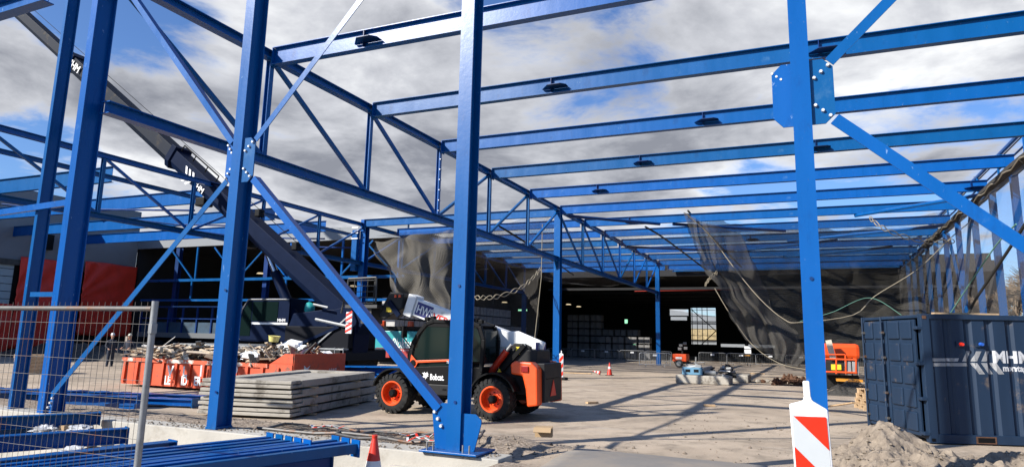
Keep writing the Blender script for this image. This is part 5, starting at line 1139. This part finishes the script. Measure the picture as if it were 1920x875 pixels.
# boom lift behind the front right column
bl2 = thing('boom_lift', 'orange boom lift with railed basket parked left of the container', 'boom lift', (1.4, 30, 0))
def bp3(x, y, Y=30): return at(x, y, Y=Y)
c_ = bp3(1572, 658, 31); MB().box((c_.x, 31.2, c_.z), (1.5, .9, .62), .1).build('engine_cover', ORANGE, bl2, bevel=.15)
MB().bar(bp3(1553, 637, 30.2), bp3(1562, 672, 30.2), .22, .22).build('boom_arm', mat('boom_cream', (.55, .5, .4), .5), bl2); 
c_ = bp3(1575, 690, 30); MB().box((c_.x, 30.4, c_.z), (1.25, .5, .55), 0).build('turntable', DGREY, bl2, bevel=.04)
MB().box((bp3(1568, 688, 30).x, 30.12, bp3(1568, 688, 30).z), (.36, .02, .22)).build('yellow_label', YELLOW, bl2)
bk_ = MB()
for y in (672, 696): bk_.path([bp3(1546, y, 29.5), bp3(1606, y+2, 29.5), bp3(1598, y-1, 30.3)], .035, 6)
for x in (1547, 1568, 1586, 1605): bk_.path([bp3(x, 672, 29.5), bp3(x, 700, 29.5)], .03, 6)
bk_.path([bp3(1546, 664, 29.8), bp3(1585, 664, 29.8), bp3(1586, 700, 29.8)], .03, 6); bk_.build('basket_rails', ORANGE, bl2)
MB().box((bp3(1592, 712, 29.7).x, 29.7, bp3(1592, 712, 29.7).z), (.9, .8, .08)).build('basket_floor', mat('hazard_orange', (.6, .25, .02), .5), bl2)
for x in (1590, 1604): MB().box((bp3(x, 687, 29.6).x, 29.6, bp3(x, 690, 29.6).z), (.22, .12, .5)).build('control_box', LIGHTG, bl2, bevel=.02)
for x in (1552, 1590): MB().lathe([(0, -.15), (.3, -.17), (.42, -.12), (.42, .12), (0, .15)], (bp3(x, 712, 30.8).x, 31.0, .42), (0, 1, 0), 20).build('wheel', RUBBER, bl2, smooth=True)
def heap(x0, x1, y0, y1, h, m, label, name='net_heap', cat='net', seed=0):
    vs = []; n = 40
    for j in range(n+1):
        for i in range(n+1):
            a, b_ = i/n, j/n; e_ = math.sin(math.pi*a)**.6*math.sin(math.pi*b_)**.6; x = x0+(x1-x0)*a; y = y0+(y1-y0)*b_
            vs.append((x, y, gh(x, y)-.01+h*e_*(.65+.6*mn.noise(Vector((x*2.2, y*2.2, seed)))+.25*mn.noise(Vector((x*7, y*7, seed))))))
    q = MB().add(vs, [(j*(n+1)+i, j*(n+1)+i+1, (j+1)*(n+1)+i+1, (j+1)*(n+1)+i) for j in range(n) for i in range(n)]); q.uv = [(v[0], v[1]+v[2]*2) for v in vs]
    return tag(q.build(name, m), label, cat)
pa_, pb_2 = at(1555, 728, Z=0), at(1620, 728, Z=0)
heap(pa_.x-.2, pb_2.x+.3, 27.0, 29.2, .55, NET_F, 'dark grey netting heaped on the floor under the boom lift'); heap(pa_.x-.1, pb_2.x+.2, 27.4, 29, .38, mat('net_heap_core', (.05, .05, .045), .95, var=.4, vscale=9, bump=1, bscale=30), 'dense folded core of the netting heap under the boom lift')
# rusty chain track piece
rt = MB(); rr = random.Random(8); a_, b_ = at(1452, 722, Z=.0), at(1520, 722, Z=0)
for k in range(26):
    t_ = k/25; p = a_.lerp(b_, t_)+Vector((0, .3*math.sin(t_*7), .12+.22*math.sin(math.pi*t_)*rr.random())); rt.box(p, (.22, .26, .06), Matrix.Rotation(rr.uniform(0, 3), 3, 'Z') @ Matrix.Rotation(rr.uniform(-1.2, 1.2), 3, 'Y'))
    rt.tube(p, p+Vector((rr.uniform(-.1, .1), 0, .18)), .05, 6)
rt.path([a_+Vector((-.1, 0, .05)), a_.lerp(b_, .5)+Vector((0, 0, -.0)), b_+Vector((0, 0, .05))], .06, 6)
tag(rt.build('scrap_chain', RUST), 'rusty toothed chain of scrap iron on the floor left of the boom lift', 'scrap iron')
# pallets by the container
def pallet(loc, rz, label, m=WOOD):
    t = thing('pallet', label, 'pallet', (0, 0, 0), 'wooden pallets')
    for i in range(7): MB().bb((-.6, -.5+i*.155, .11), (.6, -.41+i*.155, .135)).build('deck_board', m, t)
    for y in (-.45, 0, .45): MB().bb((-.6, y-.05, .0), (.6, y+.05, .11)).build('bearer', m, t)
    t.location = loc; t.rotation_euler = (0, 0, rz); return t
pp = at(1657, 770, Z=0); p0 = pallet((pp.x, pp.y+.4, 0), .2, 'bottom wooden pallet of the low stack left of the container')
for k in range(1, 4): copy_tree(p0, (pp.x+.05*k, pp.y+.4, .14*k), ['', 'second wooden pallet up in the low stack left of the container', 'third wooden pallet up in the low stack left of the container', 'top wooden pallet of the low stack left of the container'][k], .2+.06*k)
a_, b_ = at(1548, 762, Z=.1), at(1602, 754, Z=.35); tag(MB().bar(a_, b_, .12, .03).build('plank', WOOD), 'long plank leaning on the pallets left of the container', 'plank')
pw = at(62, 700, Z=0); pw2 = copy_tree(p0, (pw.x, pw.y, 0), 'bottom pallet of the stack seen between the two leftmost columns', 1.0)
for k in range(1, 5): copy_tree(p0, (pw.x, pw.y, .145*k), f'{["", "second", "third", "fourth", "top"][k]} pallet of the stack seen between the two leftmost columns', 1.0+.05*k)

# earth bank and goods far left
em = MB(); vs = []; n = 60
for j in range(21):
    for i in range(n+1):
        x = -46+i*(18/n); y = 25.5+j*.35-(x+46)*.0; e_ = math.sin(math.pi*j/20)**.8*min(1, i/3, (n-i)/8)
        vs.append((x, y, -.02+e_*(.75+.5*mn.noise(Vector((x*.6, y*.6, 0)))+.2*mn.noise(Vector((x*2.3, y*2.3, 5))))))
em.add(vs, [(j*(n+1)+i, j*(n+1)+i+1, (j+1)*(n+1)+i+1, (j+1)*(n+1)+i) for j in range(20) for i in range(n)])
kind(em.build('earth_bank', mat('dark_earth', (.085, .07, .055), .95, var=.4, vscale=2, bump=1, bscale=8)), 'structure')
fb2 = thing('flatbed_trailer', 'grey flatbed trailer with blue racks behind the workers', 'trailer', (-36, 33.0, 0))
MB().bb((-42, 32.6, 1.30), (-27.5, 34.0, 1.62)).build('bed', mat('bed_grey', (.12, .13, .14), .6), fb2)
MB().bb((-42, 32.7, 1.62), (-33, 33.9, 2.3)).build('load', mat('load_blue', (.015, .05, .09), .6, var=.5, vscale=2), fb2)
for i in range(8): MB().bb((-41.9+i*1.3, 32.62, 1.62), (-41.8+i*1.3, 32.72, 3.3)).build('rack_post', BLUE_D, fb2)
MB().bb((-42, 32.6, 3.25), (-32, 32.7, 3.35)).build('rack_rail', BLUE_D, fb2); MB().bb((-42, 32.6, 2.5), (-32, 32.7, 2.58)).build('rack_rail', BLUE_D, fb2)
for x in (-40, -38.6, -31, -29.6): MB().lathe([(0, -.2), (.5, -.2), (.55, 0), (.5, .2), (0, .2)], (x, 32.8, .55), (0, 1, 0), 18).build('wheel', RUBBER, fb2)
MB().bb((-41.8, 32.9, .9), (-28, 33.7, 1.3)).build('chassis', BLACK, fb2)

# ================================================================== PEOPLE
def person(loc, rz, label, s=.86, pose=0, tool=False):
    t = thing('person', label, 'person', (0, 0, 0), 'workers standing behind the fence')
    V = []; Ed = []; Rd = []
    def j(p, r, par=None):
        V.append(Vector(p)*s); Rd.append(r*s)
        if par is not None: Ed.append((par, len(V)-1))
        return len(V)-1
    pel = j((0, 0, .98), .15); wa = j((0, .01, 1.15), .14, pel); chs = j((0, 0, 1.36), .17, wa); nk = j((0, 0, 1.50), .065, chs); hd = j((0, -.02, 1.60), .08, nk); hd2 = j((0, -.02, 1.72), .085, hd)
    for sd in (-1, 1):
        sh = j((sd*.18, 0, 1.43), .075, chs); el = j((sd*.26, .03-.02*pose, 1.15), .05, sh)
        wr_ = j((sd*.20, -.12-.10*pose, 1.0+.10*pose), .035, el) ; pm_ = j((sd*.18, -.19-.10*pose, .98+.1*pose), .034, wr_)
        for f in range(4): a = j((sd*(.165-.0+.012*f), -.235-.10*pose, .955+.1*pose+.002*f), .011, pm_); j((sd*(.155+.012*f), -.262-.1*pose+.004*f, .925+.1*pose), .009, a)
        a = j((sd*.145, -.20-.1*pose, .985+.1*pose), .012, pm_); j((sd*.13, -.225-.1*pose, .97+.1*pose), .010, a)
        hp_ = j((sd*.095, 0, .90), .115, pel); kn = j((sd*.11, -.02, .50), .075, hp_); an = j((sd*.12, .02, .09), .05, kn); j((sd*.13, -.12, .04), .045, an)
    me = bpy.data.meshes.new('body'); me.from_pydata(V, Ed, []); o = bpy.data.objects.new('body', me); COL.objects.link(o)
    md = o.modifiers.new('skin', 'SKIN'); 
    for i, r_ in enumerate(Rd): me.skin_vertices[0].data[i].radius = (r_, r_*.85)  if me.skin_vertices else None
    return t, o, Rd
def make_person(loc, rz, label, pose=0, helmet=PLASTIC_W, vest=None):
    bpy_me = None; s = .86
    t = thing('person', label, 'person', (0, 0, 0), 'workers standing behind the fence')
    m_ = MB()   # lofted body: torso, legs, arms share one mesh
    def loft(rings, n=12, m=0):
        vs = []
        for (c, rx, ry, d) in rings:
            _, s_, u_ = basis(d, (0, 1, 0)); 
            for k in range(n):
                a = 2*math.pi*k/n; vs.append(Vector(c)*s+s_*math.cos(a)*rx*s+u_*math.sin(a)*ry*s)
        k2 = len(rings); fs = [(i*n+q, i*n+(q+1) % n, (i+1)*n+(q+1) % n, (i+1)*n+q) for i in range(k2-1) for q in range(n)]
        fs += [tuple(range(n-1, -1, -1)), tuple(range((k2-1)*n, k2*n))]; m_.add(vs, fs, m)
    loft([((0, 0, .80), .17, .11, (0, 0, 1)), ((0, 0, .98), .18, .125, (0, 0, 1)), ((0, 0, 1.12), .165, .12, (0, 0, 1)), ((0, 0, 1.30), .20, .135, (0, 0, 1)), ((0, 0, 1.43), .19, .11, (0, 0, 1)), ((0, 0, 1.49), .09, .08, (0, 0, 1)), ((0, -.01, 1.53), .06, .06, (0, 0, 1))])
    for sd in (-1, 1):
        loft([((sd*.09, 0, .92), .10, .11, (0, 0, -1)), ((sd*.10, -.01, .70), .09, .09, (0, 0, -1)), ((sd*.11, -.02, .48), .07, .075, (0, 0, -1)), ((sd*.115, .0, .28), .068, .07, (0, 0, -1)), ((sd*.12, .02, .10), .055, .06, (0, 0, -1))], m=0)
        loft([((sd*.12, .07, .05), .045, .045, (0, -1, 0)), ((sd*.12, -.02, .06), .05, .06, (0, -1, 0)), ((sd*.13, -.16, .04), .045, .035, (0, -1, 0))], m=2)
        el = (sd*.27, .04, 1.16); wr_ = (sd*.20, -.14-.1*pose, 1.02+.12*pose)
        loft([((sd*.17, 0, 1.42), .06, .07, (sd, 0, -1)), ((sd*.23, .01, 1.32), .055, .06, (sd*.3, 0, -1)), (el, .045, .05, (0, -.3, -1)), (wr_, .033, .035, (0, -1, -.3))], m=0)
        w_ = Vector(wr_); loft([(w_, .03, .028, (0, -1, -.3)), (w_+Vector((-sd*.01, -.06, -.02)), .042, .02, (0, -1, -.3)), (w_+Vector((-sd*.012, -.10, -.035)), .038, .018, (0, -1, -.3))], 8, 1)
        for f in range(4):
            b_ = w_+Vector((-sd*.012+(f-1.5)*.019, -.10, -.035)); q = b_+Vector((0, -.032-.004*(1 if f in (1, 2) else 0), -.012)); r_ = q+Vector((0, -.012, -.028))
            loft([(b_, .0095, .0095, (0, -1, -.3)), (q, .009, .009, (0, -1, -.6)), (r_, .007, .007, (0, -.3, -1))], 6, 1)
        b_ = w_+Vector((-sd*.035, -.035, -.01)); loft([(b_, .012, .012, (-sd, -1, 0)), (b_+Vector((-sd*.025, -.03, -.008)), .011, .011, (-sd*.5, -1, 0)), (b_+Vector((-sd*.03, -.058, -.02)), .008, .008, (0, -1, -.4))], 6, 1)
    # neck and head
    loft([((0, -.01, 1.50), .055, .055, (0, 0, 1)), ((0, -.015, 1.58), .055, .06, (0, 0, 1)), ((0, -.035, 1.60), .062, .075, (0, 0, 1)), ((0, -.025, 1.65), .075, .095, (0, 0, 1)), ((0, -.015, 1.71), .078, .10, (0, 0, 1)), ((0, -.01, 1.77), .068, .085, (0, 0, 1)), ((0, -.01, 1.80), .03, .04, (0, 0, 1))], 14, 1)
    m_.ball(Vector((0, -.125, 1.665))*s, (.012*s, .018*s, .02*s), 6, 1); 
    for sd in (-1, 1): m_.ball(Vector((sd*.078, -.005, 1.67))*s, (.008, .016, .026), 6, 1); m_.ball(Vector((sd*.03, -.108, 1.70))*s, (.009, .006, .007), 6, 2)
    m_.box(Vector((0, -.112, 1.622))*s, (.035, .006, .006), None, 3)
    body = m_.build('body', [CLOTH, SKIN, BLACK, mat('lip', (.3, .1, .08), .6)], t, smooth=True)
    MB().lathe([(.098*s, 1.725*s), (.094*s, 1.77*s), (.07*s, 1.825*s), (.0, 1.845*s)], (0, -.015, 0), Z1, 18).build('helmet', helmet, t, smooth=True)
    MB().plate([(-.08*s, 0), (.08*s, 0), (.05*s, .05*s), (-.05*s, .05*s)], Vector((0, -.105, 1.735))*s, X1, -Y1, .008).build('helmet_peak', helmet, t)
    MB().lathe([(.082*s, 1.66*s), (.084*s, 1.735*s)], (0, .004, 0), Z1, 16).build('hair', HAIR, t, smooth=True)
    if vest: MB().lathe([(.2*s, 1.0*s), (.19*s, 1.12*s), (.225*s, 1.3*s), (.21*s, 1.44*s)], (0, 0, 0), Z1, 16).build('vest', vest, t, smooth=True)
    t.location = loc; t.rotation_euler = (0, 0, rz); return t
g1 = at(204, 690, Z=0); g2 = at(248, 695, Z=0)
make_person((g1.x, g1.y, 0), R(75), 'person in dark work clothes and white helmet standing with face turned right, left one', helmet=PLASTIC_W)
make_person((g2.x-.1, g2.y-.2, 0), R(20), 'person in navy jacket and pale cap standing behind the skip end, right one', pose=1, helmet=mat('pale_cap', (.5, .5, .42), .6), vest=None)

# ================================================================== NETS AND ROPES
def net(rows, material, label, name='safety_net', su=14, sv=14, sag=.0, rough=.06, seed=0, pleat=0, fan=7):
    R_, C_ = len(rows), len(rows[0])
    def cr1(p, t):
        n = len(p); x = t*(n-1); i = min(int(x), n-2); f = x-i; a = p[max(i-1, 0)]; b_ = p[i]; c = p[i+1]; d = p[min(i+2, n-1)]
        return .5*((2*b_)+(c-a)*f+(2*a-5*b_+4*c-d)*f*f+(3*b_-a-3*c+d)*f**3)
    nu, nv = su*(C_-1), sv*(R_-1); g_ = []
    for j in range(nv+1):
        rowp = [cr1([rows[k][c] for k in range(R_)], j/nv) for c in range(C_)]
        for i in range(nu+1): g_.append(cr1(rowp, i/nu))
    m_ = MB(); W = max((g_[0]-g_[nu]).length, (g_[nv*(nu+1)]-g_[-1]).length); H = max((g_[0]-g_[nv*(nu+1)]).length, (g_[nu]-g_[-1]).length)
    vs = []
    for q in g_: vs.append(q+Vector((mn.noise(q*.9+Vector((seed, 0, 0))), mn.noise(q*.9+Vector((0, seed, 3))), .6*mn.noise(q*.9+Vector((7, 0, seed)))))*rough)
    if pleat:
        for j in range(nv+1):
            for i in range(nu+1):
                k = j*(nu+1)+i; a, b_ = i/nu, j/nv; ph = fan*2*math.pi*(a+.30*b_)+2.5*mn.noise(Vector((a*2.5, b_*2, seed)))
                vs[k] += Vector((.35*math.cos(ph), 1, .25*math.sin(ph*.7)))*pleat*(math.sin(ph)+.5*math.sin(2.3*ph+1))*(.35+.65*min(1, b_*1.6))
    m_.add(vs, [(j*(nu+1)+i, j*(nu+1)+i+1, (j+1)*(nu+1)+i+1, (j+1)*(nu+1)+i) for j in range(nv) for i in range(nu)])
    m_.uv = [(i/nu*W, j/nv*H) for j in range(nv+1) for i in range(nu+1)]
    return tag(m_.build(name, material, smooth=True), label, 'net', 'safety nets slung in the frame')
A = at
# big black curtain across the right half of the hall
net([[A(1283, 398, Y=33), A(1420, 425, Y=37), A(1560, 430, Y=40), A(1680, 430, Y=42), A(1782, 432, Y=42)],
     [A(1322, 500, Y=34), A(1430, 500, Y=40), A(1560, 500, Y=44), A(1660, 505, Y=46), A(1738, 505, Y=46)],
     [A(1368, 590, Y=33), A(1450, 600, Y=37), A(1560, 600, Y=41), A(1650, 600, Y=43), A(1735, 600, Y=44)],
     [A(1404, 650, Y=32), A(1462, 682, Y=33), A(1530, 700, Y=34), A(1620, 690, Y=38), A(1740, 690, Y=42)]], NET_R, 'wide black safety net sagging across the right half of the hall mouth', rough=.45, seed=2, su=20, sv=20, pleat=.08, fan=6)
net([[A(1283, 398, Y=32.8), A(1330, 420, Y=33), A(1390, 440, Y=34)],
     [A(1306, 470, Y=32.5), A(1368, 520, Y=33), A(1440, 560, Y=34)],
     [A(1345, 545, Y=32), A(1420, 600, Y=32.5), A(1500, 640, Y=33)],
     [A(1400, 640, Y=31.5), A(1455, 672, Y=32), A(1500, 690, Y=32.5)]], NET_F, 'bunched black net fold hanging left of the wide black net', rough=.30, seed=9, su=22, sv=20, pleat=.18, fan=3)
net([[Vector((-9.8, 33.5, 7.3)), Vector((-5, 33.2, 7.0)), Vector((0, 33.4, 7.25)), Vector((6, 33.0, 7.35))], [Vector((-10.2, 42, 7.2)), Vector((-5, 42, 6.8)), Vector((1, 42, 6.9)), Vector((6.1, 42, 7.2))], [Vector((-10.2, 54, 7.2)), Vector((-5, 54, 6.9)), Vector((1, 54, 6.9)), Vector((6.1, 54, 7.2))]], NET_C, 'thin safety net spread under the roof beams of the main bay', 'ceiling_net', rough=.25)
net([[Vector((-21.4, 30.5, 7.1)), Vector((-16.5, 31.0, 7.35)), Vector((-11, 30.6, 7.2))], [Vector((-21.4, 42, 6.9)), Vector((-16.5, 42, 6.5)), Vector((-11, 42, 6.9))], [Vector((-21.4, 57, 6.8)), Vector((-16.5, 57, 6.3)), Vector((-11, 57, 6.9))]], NET_C, 'thin safety net spread under the roof beams of the middle bay', 'ceiling_net', rough=.25, seed=4)
net([[Vector((6.05, 18, 7.3)), Vector((6.0, 30, 7.35)), Vector((6.05, 44, 7.3)), Vector((6.05, 57, 7.3))], [Vector((5.9, 18, 3.6)), Vector((5.6, 30, 3.6)), Vector((5.9, 44, 3.6)), Vector((6.0, 57, 3.6))], [Vector((5.8, 18, .3)), Vector((5.7, 30, .4)), Vector((5.9, 44, .3)), Vector((6.0, 57, .3))]], NET_C, 'thin safety net hanging inside the right wall posts', 'wall_net', rough=.12, seed=5)
# pale curtain left of the telehandler boom
net([[A(700, 456, Y=29.6), A(745, 448, Y=29), A(800, 430, Y=29.3), A(860, 425, Y=30.5)],
     [A(708, 478, Y=29.2), A(760, 490, Y=28.6), A(815, 480, Y=29), A(872, 500, Y=30.5)],
     [A(722, 512, Y=28.9), A(775, 535, Y=28.3), A(828, 530, Y=29), A(880, 545, Y=30.5)],
     [A(745, 556, Y=28.6), A(800, 585, Y=28), A(842, 592, Y=28.6), A(884, 600, Y=30)]], NET_L, 'pale grey net curtain hanging above the telehandler boom', rough=.45, seed=12, su=22, sv=22, pleat=.15, fan=3)
net([[A(880, 452, Y=31), A(950, 420, Y=31), A(1030, 395, Y=31)], [A(885, 500, Y=40), A(970, 490, Y=40), A(1045, 495, Y=42)], [A(885, 530, Y=46), A(960, 520, Y=46), A(1015, 515, Y=44)], [A(888, 640, Y=46), A(950, 650, Y=46), A(1005, 640, Y=44)]], NET_C, 'thin dark net hanging behind the front column and telehandler', rough=.25, seed=21)
def rope(pts, r, label, m=ROPE, name='rope', grp='ropes holding the nets'):
    return tag(MB().path(pts, r, 6).build(name, m), label, 'rope', grp)
def curve(ps, n=40):
    o = []
    for q in range(n+1):
        x = q/n*(len(ps)-1); i = min(int(x), len(ps)-2); f = x-i; a, b_, c, d = ps[max(i-1, 0)], ps[i], ps[i+1], ps[min(i+2, len(ps)-1)]
        o.append(.5*((2*b_)+(c-a)*f+(2*a-5*b_+4*c-d)*f*f+(3*b_-a-3*c+d)*f**3))
    return o
rope(curve([A(1283, 398, Y=32.9), A(1330, 440, Y=33), A(1375, 500, Y=33), A(1425, 560, Y=33), A(1470, 598, Y=33), A(1500, 604, Y=33), A(1600, 590, Y=34), A(1640, 555, Y=35), A(1720, 505, Y=36), A(1780, 448, Y=37), A(1820, 415, Y=36)]), .020, 'long pale rope looping down from the roof and up to the right eave')
rope(curve([A(1340, 540, Y=32), A(1370, 590, Y=32), A(1410, 645, Y=32), A(1460, 680, Y=32), A(1510, 692, Y=32)]), .016, 'pale edge rope along the curved lower hem of the black net')
rope(curve([A(1500, 602, Y=33.2), A(1560, 585, Y=33.5), A(1630, 558, Y=34), A(1690, 590, Y=34)]), .013, 'greenish cord sagging towards the container top', mat('green_cord', (.12, .28, .22), .9))
rope(curve([A(1905, 420, Y=20), A(1860, 470, Y=22), A(1780, 590, Y=26)]), .02, 'thin green cord slanting down behind the right brace to the container', MATS['green_cord'])
rope(curve([A(1935, 400, Y=17), A(1890, 470, Y=20), A(1830, 560, Y=24), A(1815, 590, Y=24)]), .04, 'black rope slanting down behind the right brace to the container', NETB)
rope([A(1017, 420, Y=29.6), A(1015, 520, Y=29.6), A(1002, 640, Y=29.6)], .018, 'thin pale cord hanging down from the truss behind the telehandler tail')
rope(curve([A(1290, 395, Y=34), A(1330, 440, Y=38), A(1390, 500, Y=46)]), .05, 'black rope under the main bay roof beams', NETB)
rope(curve([A(1210, 425, Y=34), A(1250, 450, Y=38), A(1330, 510, Y=50)]), .05, 'black rope under the roof beams left of the curtain top', NETB)
rope(curve([A(930, 420, Y=30), A(1010, 470, Y=36), A(1075, 515, Y=48)]), .05, 'black rope under the middle bay roof beams', NETB)
def braid(ps, label, r=.02, n=60, amp=.09, m=ROPE):
    c = curve(ps, n*4); t = MB()
    for ph in (0, math.pi): t.path([p+Vector((0, .03*math.cos(i*.78+ph), amp*math.sin(i*.39+ph))) for i, p in enumerate(c)], r, 5)
    return tag(t.build('braided_rope', m), label, 'rope', 'braided ropes in the nets')
braid([A(884, 556, Y=26), A(905, 558, Y=26), A(935, 555, Y=26.5), A(975, 540, Y=27.5), A(1000, 520, Y=28.5), A(1014, 503, Y=29.4)], 'braided chain rope sagging from the front column to the first inner column', n=24)
braid([A(1322, 535, Y=32.6), A(1332, 520, Y=32.6), A(1345, 510, Y=32.6)], 'short tangle of braided rope on the left hem of the black net', n=10)
braid([A(1630, 408, Y=30), A(1665, 432, Y=30), A(1730, 452, Y=32), A(1790, 452, Y=34)], 'braided rope drooping under the beams near the right eave', n=18)
# rolled net along the eave
rl = MB(); pts = [Vector((5.95, 12+k*.9, 7.30+.14*mn.noise(Vector((k*.5, 0, 0))))) for k in range(36)]
for a, b_ in zip(pts[:-1], pts[1:]): rl.tube(a, b_, .13+.06*mn.noise(a*.9), 7)
tag(rl.build('rolled_net', mat('net_roll', (.05, .047, .042), .95, var=.3, bump=1, bscale=25)), 'black net rolled into a bundle along the right eave', 'net')
rope([Vector((5.8, 12+k*.5, 7.18+.06*math.sin(k*1.7))) for k in range(60)], .022, 'pale lashing rope under the right eave')

# ================================================================== BARE TREES
def tree(x, y, H_, seed, label):
    rnd = random.Random(seed); t = thing('bare_tree', label, 'tree', (x, y, 0), 'bare trees behind the right wall'); tr = MB(); cr_m = MB()
    def grow(p, d, L_, r, dep):
        q = p+d*L_; (tr if dep < 2 else cr_m).tube(p, q, r, 6 if dep < 2 else 3, r*.72)
        if dep >= 6: return
        for k in range(4 if dep < 5 else 5):
            a = rnd.uniform(.25, .75); ax_ = Vector((rnd.uniform(-1, 1), rnd.uniform(-1, 1), rnd.uniform(-.4, .4))).normalized()
            nd = (Matrix.Rotation(a, 3, ax_) @ d+Vector((0, 0, .12))).normalized(); st_ = p+d*L_*rnd.uniform(.55, 1.0)
            grow(st_, nd, L_*rnd.uniform(.62, .82), max(r*.62, .014), dep+1)
    grow(Vector((x, y, 0)), Vector((rnd.uniform(-.05, .05), 0, 1)).normalized(), H_*.27, H_*.018, 0)
    tr.build('trunk', BARK, t); cr_m.build('crown', mat('twigs', (.20, .145, .095), .9, var=.25, vscale=3), t)
tl_ = [(11.0, 33, 8.6, 'bare tree behind the right wall nearest the camera'), (12.5, 40, 9.4, 'tallest bare tree behind the middle of the right wall'), (11.5, 47, 8.4, 'bare tree behind the further posts of the right wall'), (14.5, 52, 9.8, 'bare tree behind the furthest posts of the right wall'), (16, 37, 9.5, 'broad bare tree standing back from the wall beyond the container'), (9.6, 27.5, 7.2, 'bare tree at the right edge above the container'), (18, 45, 9.4, 'bare tree deep in the row behind the right wall'), (10.4, 54, 7.2, 'small bare tree furthest along the right wall')]
for i, (x, y, h, l) in enumerate(tl_): tree(x, y, h, 20+i, l)
heap(8.0, 26, 24, 66, 2.4, mat('brush', (.12, .095, .06), .95, var=.4, vscale=2, bump=1, bscale=6), 'low brown scrub growing under the bare trees', 'scrub', 'scrub')['kind'] = 'stuff'

for i, (x, y, L_, rz, l) in enumerate(((1075, 699, 1.9, .1, 'pale plank lying on the yard floor right of the first inner column'), (1030, 700, 1.3, .4, 'short timber on the floor just behind the striped board'), (1020, 742, .9, 1.0, 'dark iron bar on the floor right of the telehandler tail'), (1420, 700, .8, .2, 'small timber offcut on the floor before the netting'), (1110, 755, .35, .9, 'broken slat on the floor in the telehandler shadow'), (1330, 760, .3, .3, 'small dark offcut in the middle of the yard floor'))):
    p = at(x, y, Z=.02); tag(MB().box((p.x, p.y, gh(p.x, p.y)+.035), (L_, .12 if i != 2 else .03, .05), rz).build('timber' if i != 2 else 'iron_bar', WOOD if i != 2 else RUST), l, 'timber' if i != 2 else 'bar')

for o in bpy.data.objects:
    if '_o' in o: del o['_o']
